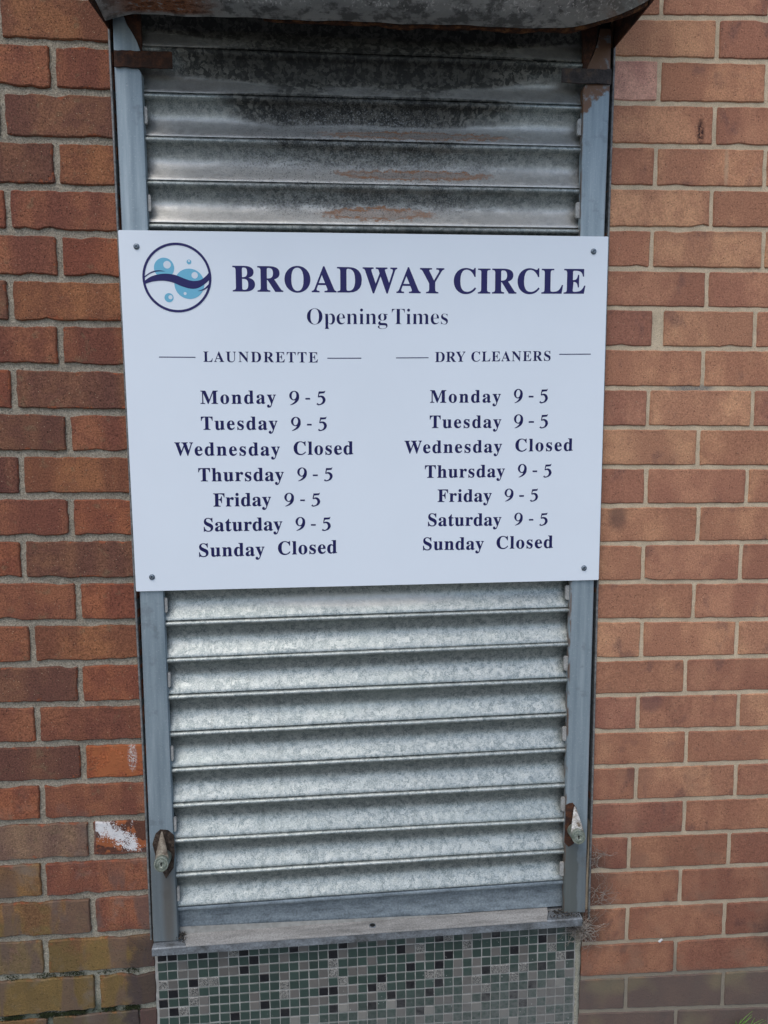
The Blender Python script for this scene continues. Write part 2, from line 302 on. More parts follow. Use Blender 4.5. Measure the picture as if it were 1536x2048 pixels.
def slat_material():
    m = Mat('galvanised_slat'); P = m.P; o = m.sep(P)
    wob = m.vm('SCALE', m.vm('SUBTRACT', m.noise(P, 70, 3, 0.6, 0, True), (0.5, 0.5, 0.5))); m.put(wob.node.inputs['Scale'], 0.022)
    pv = m.vm('ADD', m.vm('MULTIPLY', P, (1, 0.35, 1)), wob)
    cell = m.sep(m.vor(pv, 120, 'Color'))[0]
    cell2 = m.sep(m.vor(m.vm('ADD', pv, (3, 0, 1)), 210, 'Color'))[1]
    worm = m.noise(P, 190, 3, 0.6, 3.2)
    sp = m.math('ADD', m.math('MULTIPLY', cell, 0.6), m.math('MULTIPLY', cell2, 0.4))
    c = m.ramp(sp, [(0.15, (0.22, 0.255, 0.25)), (0.5, (0.355, 0.39, 0.375)), (0.85, (0.49, 0.515, 0.485))])
    c = m.mix(m.mr(worm, 0.50, 0.60, 0, 0.60), c, (0.55, 0.575, 0.54))
    c = m.mix(m.mr(worm, 0.46, 0.38, 0, 0.62), c, (0.13, 0.16, 0.155))
    drip = m.noise(m.vm('MULTIPLY', P, (48, 1, 2.2)), 1.0, 4, 0.6)
    c = m.mix(m.mr(drip, 0.56, 0.72, 0, 0.35), c, (0.20, 0.22, 0.205))
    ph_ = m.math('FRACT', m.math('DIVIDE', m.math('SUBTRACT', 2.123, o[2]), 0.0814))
    big = m.noise(m.vm('MULTIPLY', P, (1.0, 1, 3)), 3.5, 3)
    c = m.mix(m.mr(big, 0.5, 0.75, 0, 0.35), c, (0.45, 0.50, 0.46))
    c = m.mix(m.mul(m.box(P, 0.045, 1.033, 0.20, 0.014, 0.35), 0.65), c, (0.52, 0.51, 0.47))
    # soot and corrosion plus hood shade painted in, fading downwards and to the sides
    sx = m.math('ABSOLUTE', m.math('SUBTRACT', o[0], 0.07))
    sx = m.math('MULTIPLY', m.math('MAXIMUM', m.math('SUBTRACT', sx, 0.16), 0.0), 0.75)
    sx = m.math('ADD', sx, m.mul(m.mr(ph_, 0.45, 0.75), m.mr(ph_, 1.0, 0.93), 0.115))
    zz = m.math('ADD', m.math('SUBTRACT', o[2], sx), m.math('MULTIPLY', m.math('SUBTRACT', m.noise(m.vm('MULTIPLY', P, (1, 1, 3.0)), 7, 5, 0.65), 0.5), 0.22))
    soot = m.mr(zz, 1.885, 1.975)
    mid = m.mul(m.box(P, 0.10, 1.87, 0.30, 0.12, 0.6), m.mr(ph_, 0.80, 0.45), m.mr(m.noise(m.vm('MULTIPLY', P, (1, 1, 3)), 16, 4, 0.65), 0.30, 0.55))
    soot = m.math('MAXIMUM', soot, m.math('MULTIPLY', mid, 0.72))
    c = m.mix(m.mul(m.mr(o[2], 1.78, 1.80), m.mr(ph_, 0.25, 0.6), 0.6), c, (0.66, 0.635, 0.59))  # lower halves of the upper slats painted lighter, as if catching the sky
    soot_shade_col = m.ramp(sp, [(0.35, (0.022, 0.022, 0.019)), (0.5, (0.070, 0.068, 0.058)), (0.72, (0.18, 0.175, 0.152))])
    c = m.mix(m.math('MULTIPLY', soot, 0.93), c, soot_shade_col)
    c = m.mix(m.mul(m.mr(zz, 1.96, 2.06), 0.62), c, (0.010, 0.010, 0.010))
    # pitting and rust along the lower edge of three slats
    pitn = m.noise(P, 330, 3, 0.75)
    corr = m.mul(m.mr(m.math('ADD', o[2], m.math('MULTIPLY', big, 0.1)), 1.83, 1.88), m.box(P, 0.06, 1.90, 0.27, 0.13, 0.4))
    c = m.mix(m.mul(corr, m.mr(pitn, 0.54, 0.62), 0.7), c, (0.42, 0.43, 0.43))
    c = m.mix(m.mul(corr, m.mr(pitn, 0.46, 0.38), 0.7), c, (0.05, 0.05, 0.055))
    ru = m.noise(m.vm('MULTIPLY', P, (26, 1, 210)), 1.0, 4, 0.65)
    rust = 0.0; halo = 0.0
    wz = m.vm('ADD', P, m.vm('MULTIPLY', m.vm('SUBTRACT', m.noise(P, 55, 4, 0.75, 0, True), (0.5, 0.5, 0.5)), (0.11, 0, 0.030)))
    for cx, cz, rx, rz in ((0.17, 1.900, 0.15, 0.012), (0.10, 1.824, 0.11, 0.014), (0.18, 1.974, 0.19, 0.009)):
        inner = m.box(wz, cx, cz, rx*.80, rz*.62, 0.22); outer = m.box(wz, cx, cz, rx, rz, 0.16)
        halo = m.math('MAXIMUM', halo, outer)
        rust = m.math('MAXIMUM', rust, m.math('MULTIPLY', outer, m.math('SUBTRACT', 1.0, m.math('MULTIPLY', inner, .7))))
    c = m.mix(m.mul(halo, 0.42), c, m.mix(m.mr(pitn, .42, .58), (0.16, 0.15, 0.135), (0.36, 0.35, 0.32)))
    rr = m.mul(rust, m.mr(m.math('ADD', m.math('MULTIPLY', ru, .5), m.math('MULTIPLY', pitn, .5)), 0.40, 0.53))
    c = m.mix(m.math('MULTIPLY', rr, 0.9), c, (0.30, 0.125, 0.042))
    # patchy darker tone beside the rails
    side = m.math('MAXIMUM', m.mr(o[0], -0.335, -0.358), m.mr(o[0], 0.485, 0.512))
    c = m.mix(m.mul(side, m.mr(m.noise(P, 60, 4), 0.3, 0.6), 0.55), c, (0.07, 0.08, 0.075))
    dull = m.math('MAXIMUM', m.math('MULTIPLY', soot, 0.85), rr)
    metal = m.math('SUBTRACT', 0.82, m.math('MULTIPLY', dull, 0.6))
    rough = m.math('ADD', m.math('ADD', 0.42, m.math('MULTIPLY', cell2, 0.14)), m.math('MULTIPLY', dull, 0.22))
    h = m.math('ADD', m.math('MULTIPLY', worm, 0.6), m.math('MULTIPLY', cell, 0.4))
    h = m.math('ADD', h, m.mul(m.math('MAXIMUM', corr, rust), pitn, 1.5))
    n1 = m.bump(h, 0.5, 0.0010)
    n2 = m.bump(m.noise(m.vm('MULTIPLY', P, (1.0, 1, 1.6)), 8, 3), 0.55, 0.006, n1)
    return m.out(c, rough, metal, n2, 0.4)

def rail_material():
    m = Mat('weathered_zinc_rail'); P = m.P; o = m.sep(P)
    st = m.noise(m.vm('MULTIPLY', P, (60, 60, 4)), 1.0, 4, 0.6)
    c = m.ramp(st, [(0.3, (0.215, 0.275, 0.305)), (0.55, (0.30, 0.365, 0.395)), (0.75, (0.40, 0.465, 0.49))])
    f = m.noise(P, 260, 3, 0.7)
    c = m.mix(m.mr(f, 0.55, 0.72, 0, 0.5), c, (0.48, 0.52, 0.56))
    c = m.mix(m.mr(m.noise(P, 35, 4), 0.58, 0.72, 0, 0.45), c, (0.17, 0.20, 0.215))
    # rust and mud stains near the locks, the strap and the foot
    bot = m.mr(m.math('ADD', o[2], m.math('MULTIPLY', m.noise(P, 30, 3), 0.12)), 0.60, 0.50)
    c = m.mix(m.math('MULTIPLY', bot, 0.62), c, (0.135, 0.145, 0.14))
    br = m.mul(m.mr(o[2], 0.50, 0.45), m.box(P, -0.357, 0.38, 0.012, 0.12, 0.6))
    c = m.mix(m.math('MULTIPLY', br, 0.5), c, (0.13, 0.095, 0.06))
    gs = m.mul(m.mr(m.math('ADD', o[0], m.math('MULTIPLY', m.noise(P, 40, 3), 0.012)), 0.546, 0.542), m.mr(o[0], 0.49, 0.50), m.mr(o[2], 0.482, 0.476))
    c = m.mix(m.math('MULTIPLY', gs, 0.7), c, (0.115, 0.125, 0.11))
    rn = m.noise(P, 45, 4, 0.65)
    rr = m.mr(m.math('SUBTRACT', m.math('ADD', o[2], m.math('MULTIPLY', rn, 0.03)), m.mr(o[0], 0.545, 0.505, 0, 0.055)), 2.062, 2.058, 1, 0)
    rr = m.math('MULTIPLY', m.math('SUBTRACT', 1.0, m.mr(m.math('ADD', m.math('SUBTRACT', o[2], m.math('MULTIPLY', m.math('SUBTRACT', 0.56, o[0]), -0.8)), m.math('MULTIPLY', rn, 0.05)), 2.085, 2.092, 1, 0)), m.mr(o[0], 0.40, 0.45))
    c = m.mix(m.mul(rr, m.mr(rn, 0.3, 0.5), 0.9), c, (0.17, 0.075, 0.03))
    ed = m.mul(m.mr(m.noise(m.vm('MULTIPLY', P, (120, 120, 30)), 1.0, 3), 0.42, 0.6), m.math('MAXIMUM', m.mul(m.mr(o[0], 0.512, 0.508), m.mr(o[0], 0.4, 0.45)), 0.0))
    c = m.mix(m.math('MULTIPLY', ed, 0.8), c, (0.15, 0.075, 0.035))
    pits = m.mul(m.mr(m.vor(P, 150), 0.12, 0.05), m.mr(m.noise(P, 25, 2), 0.52, 0.6))
    c = m.mix(m.math('MULTIPLY', pits, 0.6), c, (0.10, 0.075, 0.05))
    return m.out(c, m.math('ADD', 0.42, m.math('MULTIPLY', f, 0.2)), 0.35, m.bump(f, 0.15, 0.0006), 0.4)

def metal(name, cols, rough=0.55, metallic=0.3, scale=60, grain=300, bump=0.3, dist=0.001, aniso=(1,1,1)):
    m = Mat(name); P = m.vm('MULTIPLY', m.P, aniso)
    a = m.noise(P, scale, 4, 0.65); f = m.noise(m.P, grain, 3, 0.7)
    n = len(cols)
    c = m.ramp(a, [(0.32 + 0.36*i/max(1, n-1), q) for i, q in enumerate(cols)])
    c = m.mix(1.0, c, m.ramp(f, [(0.3, 0.7), (0.5, 1.0), (0.72, 1.3)]), 'MULTIPLY')
    return m.out(c, rough, metallic, m.bump(m.math('ADD', a, f), bump, dist), 0.35)

def hood_material():
    m = Mat('corroded_galvanised_hood'); P = m.P; o = m.sep(P)
    a = m.noise(m.vm('MULTIPLY', P, (6, 10, 10)), 1.0, 4)
    c = m.ramp(a, [(0.3, (0.24, 0.25, 0.245)), (0.55, (0.42, 0.43, 0.41)), (0.8, (0.66, 0.66, 0.62))])
    edge = m.mul(m.mr(o[1], -0.075, -0.050), m.mr(m.noise(m.vm('MULTIPLY', P, (8, 60, 60)), 1.0, 3), 0.3, 0.6))
    c = m.mix(m.math('MULTIPLY', edge, 0.6), c, (0.46, 0.46, 0.43))
    sp = m.noise(m.vm('MULTIPLY', P, (1, 0.5, 1)), 170, 3, 0.6, 0.6)
    c = m.mix(m.mr(m.noise(P, 26, 5, 0.7), 0.46, 0.60, 0, 0.75), c, (0.075, 0.078, 0.075))
    c = m.mix(m.mul(m.mr(sp, 0.56, 0.62), m.mr(o[1], -0.07, -0.085), m.mr(m.noise(P, 9, 2), 0.35, 0.5), 0.9), c, (0.80, 0.80, 0.77))
    rn = m.noise(m.vm('MULTIPLY', P, (1, 1.6, 1.6)), 70, 4, 0.75)
    rz = m.math('MAXIMUM', m.mul(m.box(m.vm('MULTIPLY', P, (1, 1, 0)), -0.300, 0.0, 0.080, 1, 0.5), m.mr(o[1], -0.036, -0.050)), m.mul(m.mr(o[0], 0.50, 0.555), m.mr(m.noise(P, 30, 2), 0.45, 0.6)))
    c = m.mix(m.mul(rz, m.mr(rn, 0.36, 0.46), 0.92), c, (0.30, 0.105, 0.035))
    c = m.mix(m.mul(rz, m.mr(rn, 0.53, 0.58), 0.85), c, (0.07, 0.03, 0.018))
    c = m.mix(m.mul(m.mr(o[0], 0.44, 0.53), 0.4), c, (0.36, 0.35, 0.31))
    h = m.math('ADD', sp, m.mul(rz, rn, 1.2))
    return m.out(c, 0.6, 0.25, m.bump(m.noise(P, 9, 2), 0.5, 0.008, m.bump(h, 0.7, 0.002)), 0.35)

def tile_material():
    m = Mat('glass_mosaic_tile'); info = m.n('ShaderNodeObjectInfo'); base = info.outputs['Color']
    P = m.P; o = m.sep(P); rn = info.outputs['Random']
    c = m.mix(m.mr(m.noise(P, 18, 3), 0.35, 0.7, 0, 0.35), base, m.mix(1.0, base, (1.35, 1.3, 1.3), 'MULTIPLY'))
    mott = m.noise(m.vm('MULTIPLY', P, (1, 1, 1)), 420, 2, 0.6, 1.0)
    al = info.outputs['Alpha']
    c = m.mix(m.mul(m.mr(al, 0.75, 0.70), m.mr(mott, 0.50, 0.54)), c, (0.055, 0.058, 0.055))
    c = m.mix(m.mul(m.mr(al, 0.75, 0.70), m.mr(mott, 0.48, 0.42), 0.6), c, (0.38, 0.37, 0.34))
    return dusty(m, c, 0.34)
def dusty(m, c, rough):
    P = m.P; o = m.sep(P)
    d = m.mul(m.mr(m.math('ADD', m.math('MULTIPLY', m.math('SUBTRACT', 0.21, o[2]), 3.6), m.math('MULTIPLY', m.math('ADD', o[0], -0.05), 0.75)), 0.15, 0.85), 1.0)
    d = m.math('ADD', m.math('MULTIPLY', d, 0.62), 0.06)
    d = m.math('MAXIMUM', d, m.mul(m.mr(m.math('ADD', o[2], m.math('MULTIPLY', m.noise(P, 40, 4), 0.05)), 0.275, 0.29), 0.3))
    c = m.mix(m.mul(d, m.mr(m.noise(P, 90, 4, 0.7), 0.2, 0.65)), c, (0.185, 0.185, 0.172))
    sp = m.mul(m.mr(m.vor(m.vm('MULTIPLY', P, (1, 1, 0.8)), 105), 0.13, 0.09), m.mr(m.noise(P, 22, 2), 0.50, 0.62), m.mr(m.math('SUBTRACT', m.math('MULTIPLY', o[0], 0.3), o[2]), -0.20, -0.08))
    c = m.mix(m.math('MULTIPLY', sp, 0.75), c, (0.5, 0.5, 0.47))
    return m.out(c, m.math('ADD', rough, m.math('MULTIPLY', d, 0.4)), 0, m.bump(m.noise(P, 160, 3), 0.12, 0.001), 0.35)

MB_L = brick_material('dark_sand_faced_brick', True)
MB_R = brick_material('buff_brown_brick', False)
MM_L = mortar_material('gritty_grey_mortar', True)
MM_R = mortar_material('beige_mortar', False)
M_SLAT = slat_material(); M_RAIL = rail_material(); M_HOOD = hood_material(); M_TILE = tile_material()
_g = Mat('pale_grout'); M_GROUT = dusty(_g, _g.mix(_g.mr(_g.noise(_g.P, 60, 3), 0.3, 0.7), (0.40, 0.395, 0.365), (0.28, 0.275, 0.25)), 0.8)
M_STRIP = metal('dull_edge_strip', [(0.10, 0.105, 0.105), (0.19, 0.195, 0.19), (0.26, 0.26, 0.25)], 0.6, 0.2, 90)
M_RUST = metal('dark_rust', [(0.025, 0.014, 0.010), (0.055, 0.024, 0.014), (0.12, 0.045, 0.02)], 0.85, 0.0, 55, 330, 0.8, 0.0015)
M_RUSTGREY = metal('rusted_grey_strap', [(0.035, 0.03, 0.028), (0.06, 0.05, 0.047), (0.11, 0.075, 0.055)], 0.8, 0.0, 60, 330, 0.8, 0.0015)
M_RUSTLIP = metal('flaking_rust_edge', [(0.02, 0.012, 0.01), (0.07, 0.028, 0.014), (0.22, 0.10, 0.04)], 0.9, 0.0, 90, 400, 1.0, 0.002, (0.5, 1, 1))
M_BEIGE = metal('chalky_bottom_rail_foot', [(0.20, 0.195, 0.18), (0.29, 0.28, 0.26), (0.37, 0.36, 0.335)], 0.7, 0.1, 22, 300, 0.2, 0.0008, (0.4, 2, 2))
M_SILL = metal('dirty_zinc_sill', [(0.09, 0.093, 0.09), (0.175, 0.19, 0.20), (0.25, 0.275, 0.29)], 0.55, 0.25, 24, 260, 0.35, 0.001, (1, 2, 2))
M_BOTRAIL = metal('streaked_bottom_rail', [(0.17, 0.205, 0.225), (0.26, 0.31, 0.34), (0.33, 0.385, 0.41)], 0.48, 0.45, 14, 240, 0.25, 0.0008, (1, 2, 4))
M_LOCK = metal('tarnished_lock_casting', [(0.10, 0.075, 0.05), (0.19, 0.155, 0.115), (0.30, 0.27, 0.21)], 0.6, 0.3, 90, 380, 0.6, 0.001)
M_LOCKW = metal('white_flaked_lock_casting', [(0.16, 0.12, 0.08), (0.40, 0.38, 0.34), (0.62, 0.61, 0.58)], 0.6, 0.1, 95, 380, 0.5, 0.001)
M_BARREL = metal('verdigris_lock_barrel', [(0.14, 0.165, 0.125), (0.25, 0.28, 0.23), (0.37, 0.39, 0.33)], 0.45, 0.5, 120, 400, 0.3, 0.0006)
M_HOLE = metal('grimy_lock_recess', [(0.018, 0.013, 0.010), (0.05, 0.032, 0.022), (0.10, 0.075, 0.055)], 0.9, 0.0, 140, 420, 1.0, 0.002)
M_CLIP = metal('chalky_end_lock', [(0.30, 0.30, 0.28), (0.46, 0.45, 0.42)], 0.6, 0.2, 90)
M_BLACK = metal('black_hole', [(0.006, 0.006, 0.006), (0.012, 0.011, 0.01)], 0.9, 0.0)
M_SCREW = metal('zinc_screw', [(0.12, 0.15, 0.18), (0.22, 0.26, 0.30)], 0.4, 0.7, 300)
M_ROOT = metal('dry_roots', [(0.16, 0.135, 0.11), (0.36, 0.31, 0.26)], 0.9, 0.0, 60)
M_DEBRIS = metal('dark_debris', [(0.02, 0.018, 0.015), (0.06, 0.05, 0.04), (0.16, 0.14, 0.12)], 0.95, 0.0, 120, 500, 1.0, 0.003)
M_MOSS = metal('moss', [(0.012, 0.018, 0.006), (0.030, 0.040, 0.012), (0.055, 0.065, 0.02)], 0.95, 0.0, 150, 600, 1.0, 0.003)
M_GRASS = metal('grass_blade', [(0.10, 0.24, 0.03), (0.17, 0.36, 0.06)], 0.5, 0.0, 40)
M_DARKBACK = metal('backing_dark', [(0.02, 0.02, 0.02), (0.03, 0.03, 0.03)], 0.9, 0)
M_PAVE = metal('worn_paving', [(0.10, 0.10, 0.095), (0.15, 0.148, 0.14), (0.19, 0.185, 0.17)], 0.9, 0, 3, 60, 0.6, 0.004)
M_DROP = metal('white_bird_dropping', [(0.62, 0.62, 0.60), (0.72, 0.72, 0.70)], 0.8, 0, 90)
def plain(name, col, rough, spec=0.5, grainy=0.0):
    m = Mat(name); c = m.mix(m.mr(m.noise(m.P, 6, 4), 0.35, 0.7, 0, 1), col, tuple(x*(1-grainy) for x in col))
    return m.out(c, rough, 0, m.bump(m.noise(m.P, 3.0, 2), 0.10, 0.004), spec)
M_PANEL = plain('white_composite_panel', (0.80, 0.86, 0.91), 0.42, 0.4, 0.02)
M_NAVY = plain('navy_print', (0.030, 0.028, 0.125), 0.5, 0.18, 0.08)
M_DEEP = plain('deep_navy_print', (0.015, 0.015, 0.090), 0.5, 0.18, 0.08)
M_SKYB = plain('light_blue_print', (0.17, 0.49, 0.66), 0.45, 0.3, 0.05)
M_PALE = plain('white_print', (0.70, 0.76, 0.82), 0.38, 0.4, 0.02)

# ----------------------------------------------------------------- setting
g = Geo(); g.add([(-60, -80, 0), (60, -80, 0), (60, 0.6, 0), (-60, 0.6, 0)], [(0, 1, 2, 3)])
tag(g.build('pavement', M_PAVE, origin=(0, 0, 0)), kind='structure')
g = Geo(); g.add([(-1.64, 0.26, -0.1), (1.79, 0.26, -0.1), (1.79, 0.26, 2.55), (-1.64, 0.26, 2.55)], [(0, 1, 2, 3)])
tag(g.build('dark_backing', M_DARKBACK), kind='structure')  # unseen sheet behind the opening, added and coloured dark against light leaks

# ----------------------------------------------------------------- brick walls
L_END = [(2.6, -.4135), (2.13, -.4135), (1.80, -.411), (1.05, -.4035), (.67, -.399), (.31, -.398), (.285, -.3945), (0, -.3940)]
R_END = [(2.6, .5720), (2.12, .5720), (1.80, .5702), (1.02, .5680), (.57, .5690), (.31, .5692), (.285, .5590), (.2, .5573), (0, .5526)]
def brick_mesh(x0, x1, zb, zt, yoff, jit, chip, seed):
    """one brick: its face is a grid with an uneven, chipped, rounded outline; zb(x), zt(x) give its beds"""
    r = random.Random(seed)
    W = x1 - x0; H = zt(x0) - zb(x0)
    nx = max(4, int(W / 0.012)); nz = max(4, int(H / 0.012))
    us = [0, 0.0020 / W] + [i / nx for i in range(1, nx)] + [1 - 0.0020 / W, 1]
    vs = [0, 0.0020 / H] + [i / nz for i in range(1, nz)] + [1 - 0.0020 / H, 1]
    A, Bn = len(us), len(vs)
    ph = [r.uniform(0, 6.28) for _ in range(8)]
    def wob(t, k): return jit * (0.5*math.sin(t*W*75 + ph[k]) + 0.35*math.sin(t*W*190 + ph[k+1]) + r.uniform(-.45, .45))
    top = [wob(u, 0) for u in us]; bot = [wob(u, 2) for u in us]
    lef = [wob(v_*0.35, 4) for v_ in vs]; rig = [wob(v_*0.35, 5) for v_ in vs]
    for _ in range(r.choice((1, 2, 3, 4)) if chip else r.choice((0, 0, 1, 1))):
        i = r.randrange(A); d = r.uniform(.0015, .0045)
        side = r.choice((top, bot, bot))
        for k in (-1, 0, 1):
            if 0 <= i + k < A: side[i + k] += (-1 if side is top else 1) * d * (1 if k == 0 else .5)
    cr = [r.uniform(.001, .0035) for _ in range(4)]
    V = []; E = []
    tilt = r.uniform(-.0006, .0006); tiltz = r.uniform(-.0005, .0005)
    for j, v_ in enumerate(vs):
        for i, u in enumerate(us):
            x = lerp(x0, x1, u); z = lerp(zb(x), zt(x), v_)
            ft = v_**3; fb = (1 - v_)**3; fl = (1 - u)**6; fr = u**6
            z += top[i]*ft + bot[i]*fb; x += lef[j]*fl + rig[j]*fr
            ring = i in (0, A-1) or j in (0, Bn-1)
            if i in (0, A-1) and j in (0, Bn-1):
                q = cr[(i > 0) + 2*(j > 0)]; x += q if i == 0 else -q; z += q if j == 0 else -q
            y = yoff + tilt*(u-.5)*2 + tiltz*(v_-.5)*2 + (0.0020 if ring else r.uniform(-.00022, .00022))
            V.append((x, y, z))
            du = min(u, 1-u)*W; dv = min(v_, 1-v_)*H
            E.append(max(0.0, 1 - min(du, dv)/0.010))
    F = []
    for j in range(Bn-1):
        for i in range(A-1):
            a = j*A + i; F.append((a, a+1, a+A+1, a+A))
    ring = [i for i in range(A)] + [j*A + A-1 for j in range(1, Bn)] + [(Bn-1)*A + i for i in range(A-2, -1, -1)] + [j*A for j in range(Bn-2, 0, -1)]
    n = len(V)
    for k in ring: V.append((V[k][0], 0.05, V[k][2])); E.append(1.0)
    m_ = len(ring)
    for k in range(m_):
        a, b = ring[k], ring[(k+1) % m_]
        F.append((b, a, n + k, n + (k+1) % m_))
    return V, F, E
def srgb(c): return tuple(((x/255+.055)/1.055)**2.4 for x in c)
def add_brick(x0, x1, zb, zt, col, left, parent, seed):
    r = random.Random(seed*13 + 5)
    V, F, E = brick_mesh(x0, x1, zb, zt, r.uniform(-.0010, .0010) if left else r.uniform(-.0006, .0006), .0015 if left else .0009, left, seed)
    o = make('brick', V, F, MB_L if left else MB_R, parent, smooth=True, angle=30)
    at = o.data.attributes.new('edge', 'FLOAT', 'POINT'); at.data.foreach_set('value', E)
    k = r.uniform(.94, 1.06)*TK; o.color = (col[0]*k, col[1]*k*(.99 if left else 1.02), col[2]*k*(.97 if left else 1.12), 1)
    return o
TONE = {'p': (108, 75, 60), 'm': (121, 78, 60), 'r': (126, 78, 58), 'o': (125, 83, 60), 'u': (119, 81, 60), 'v': (120, 91, 60),
        'g': (118, 94, 78), 'k': (84, 74, 70), 'x': (142, 82, 54), 'd': (104, 69, 57),
        'a': (162, 116, 85), 'b': (154, 108, 81), 'c': (168, 123, 90), 'e': (174, 130, 109), 'f': (148, 103, 79), 'h': (162, 114, 84)}
TK = 1.30
BEDS_L = [[LEFT_BEDS[0][0] + .0875*k, -0.006] for k in (5, 4, 3, 2, 1)] + LEFT_BEDS + [[0.055, 0.03], [-0.035, 0.01]]
BEDS_R = [[RIGHT_BEDS[0][0] + .0825*k, 0.012] for k in (5, 4, 3, 2, 1)] + RIGHT_BEDS + [[-0.022, 0.0]]
LROWS = ['mu','mm','kp','po','rm','mr','po','mm','rp','pm','do','mr','rp','mr','mo','pr','mm','px','rm','gd','vm','vm','gv','vv','mk']
def mortar_grid(g, xa0, xa1, xb0, xb1, z0, z1, y, amp, jamb_first):
    """uneven bed of mortar between two edges, with its return into the opening"""
    nx = int(abs(xb0 - xa0)/.0055); nz = max(1, int((z1 - z0)/.0055)); V = []
    for j in range(nz + 1):
        t = j/nz; z = lerp(z0, z1, t); xa = lerp(xa0, xa1, t); xb = lerp(xb0, xb1, t)
        row = []
        for i in range(nx + 1):
            x = lerp(xa, xb, i/nx)
            d = mnoise.noise(Vector((x*95, 3.1, z*95)))*.55 + mnoise.noise(Vector((x*230, 7.7, z*230)))*.45
            row.append((x, y + amp*d, z))
        e = row[0] if jamb_first else row[-1]
        if jamb_first: row.insert(0, (e[0], .11, z))
        else: row.append((e[0], .11, z))
        V += row
    n = nx + 2
    g.add(V, [(j*n + i, j*n + i + 1, (j+1)*n + i + 1, (j+1)*n + i) for j in range(nz) for i in range(n - 1)])
def bed(b): return lambda x: b[0] + b[1]*x
def build_left():
    root = empty('brick_wall', (-0.8, 0.05, 0))
    tag(root, 'dark reddish brown brick wall with gritty grey mortar, mossy at its foot, left of the shutter', 'brick wall', 'brick walls on either side of the shutter')
    g = Geo()
    zs = [-.05, .284, .286, .67, 1.05, 1.8, 2.13, 2.56]
    for za, zb_ in zip(zs, zs[1:]):
        a, b = poly(L_END, za + 1e-4) - .0015, poly(L_END, zb_ - 1e-4) - .0015
        mortar_grid(g, -1.65, -1.65, a, b, za, zb_, .0056, .0032, False)
    g.build('mortar', MM_L, root, smooth=True, angle=60)
    nb = len(BEDS_L); r = random.Random(3)
    for k in range(nb - 1):
        t, b = BEDS_L[k], BEDS_L[k+1]; c = k - 5 + 1            # course number in the photograph: 0 hangs from the top edge
        J = .0135
        zt = lambda x, t=t: bed(t)(x) - J/2; zb = lambda x, b=b: bed(b)(x) + J/2
        zc = (zt(-.5) + zb(-.5))/2
        xe = poly(L_END, zc)
        half = c % 2 == 1
        if half:
            j = LEFT_HALF[(c-1)//2] if 1 <= c <= 23 else -.526
            xs = [xe, j, j - .2290, j - .4580, j - .6870, j - .9160, -1.78]
        else:
            j = LEFT_FULL[(c-2)//2] if 2 <= c <= 22 else -.6235
            xs = [xe, j, j - .2290, j - .4580, j - .6870, j - .9160, -1.78]
        w = .0125
        tones = LROWS[c] if 0 <= c < len(LROWS) else 'mr'
        for i in range(len(xs) - 1):
            xr = xs[i] - (w/2 if i else 0); xl = xs[i+1] + w/2
            xl = max(xl, -1.64)
            if xr - xl < .02: continue
            tone = tones[1] if i == 0 else (tones[0] if i == 1 else r.choice('mprou'))
            if c == 24 and i == 0:      # broken brick with a pink chunk at its end
                add_brick(xl, -.433, zb, zt, srgb(TONE['k']), True, root, 900)
                add_brick(-.430, xr, zb, zt, srgb((170, 110, 98)), True, root, 901); continue
            add_brick(xl, xr, zb, zt, srgb(TONE[tone]), True, root, 100 + k*7 + i)
    return root
def build_right():
    root = empty('brick_wall', (0.9, 0.05, 0))
    tag(root, 'pale buff brown brick wall with thin beige mortar right of the shutter', 'brick wall', 'brick walls on either side of the shutter')
    g = Geo()
    zs = [-.05, .2, .284, .286, .57, 1.02, 1.8, 2.12, 2.56]
    for za, zb_ in zip(zs, zs[1:]):
        a, b = poly(R_END, za + 1e-4) + .0015, poly(R_END, zb_ - 1e-4) + .0015
        mortar_grid(g, a, b, 1.8, 1.8, za, zb_, .0026, .0007, True)
    g.build('mortar', MM_R, root, smooth=True, angle=60)
    r = random.Random(11)
    for k in range(len(BEDS_R) - 1):
        t, b = BEDS_R[k], BEDS_R[k+1]; c = k - 5 + 1
        J = .0092
        zt = lambda x, t=t: bed(t)(x) - J/2; zb = lambda x, b=b: bed(b)(x) + J/2
        zc = (zt(.8) + zb(.8))/2; xe = poly(R_END, zc)
        if c % 2 == 1:
            j = RIGHT_A[(c-1)//2] if 1 <= c <= 25 else .786
            xs = [xe, j, j + .2275, j + .455, j + .6825, j + .91, 1.80]
        else:
            j = RIGHT_B[(c-2)//2] if 2 <= c <= 26 else .67
            j2 = RIGHT_C[(c-4)//2] if 4 <= c <= 26 else .896
            xs = [xe, j, j2, j2 + .2275, j2 + .455, j2 + .6825, j2 + .91]
        for i in range(len(xs) - 1):
            w = .0085
            xl = xs[i] + (w/2 if i else .0005); xr = min(xs[i+1] - w/2, 1.79)
            if c == 8 and i == 1: xl += .016
            if xr - xl < .02: continue
            tone = r.choice('aaabbbccf')
            if c == 2 and i == 0: tone = 'e'
            if c in (4, 6) and i == 0: tone = 'h'
            if c in (8, 10) and i == 0: tone = 'f'
            col = srgb(TONE[tone])
            add_brick(xl, xr, zb, zt, col, False, root, 3000 + k*7 + i)
    # thin crumbling fillet of mortar between the mosaic and the brick ends
    g = Geo(); pts = []
    for q in range(25):
        z = .285*q/24; pts.append((.5425 + .0010*r.uniform(-1, 1), .5565 - (.004*(1 - z/.285)) + .0016*r.uniform(-1, 1), z))
    rings = [[(a, .020, z), (a, .0015 + r.uniform(0, .002), z), ((a+b)/2, -.001 + r.uniform(-.0012, .0012), z), (b, .001, z), (b, .02, z)] for a, b, z in pts]
    g.loft(rings)
    g.build('mortar_fillet', MM_L, root, smooth=True)
    return root
build_left(); build_right()
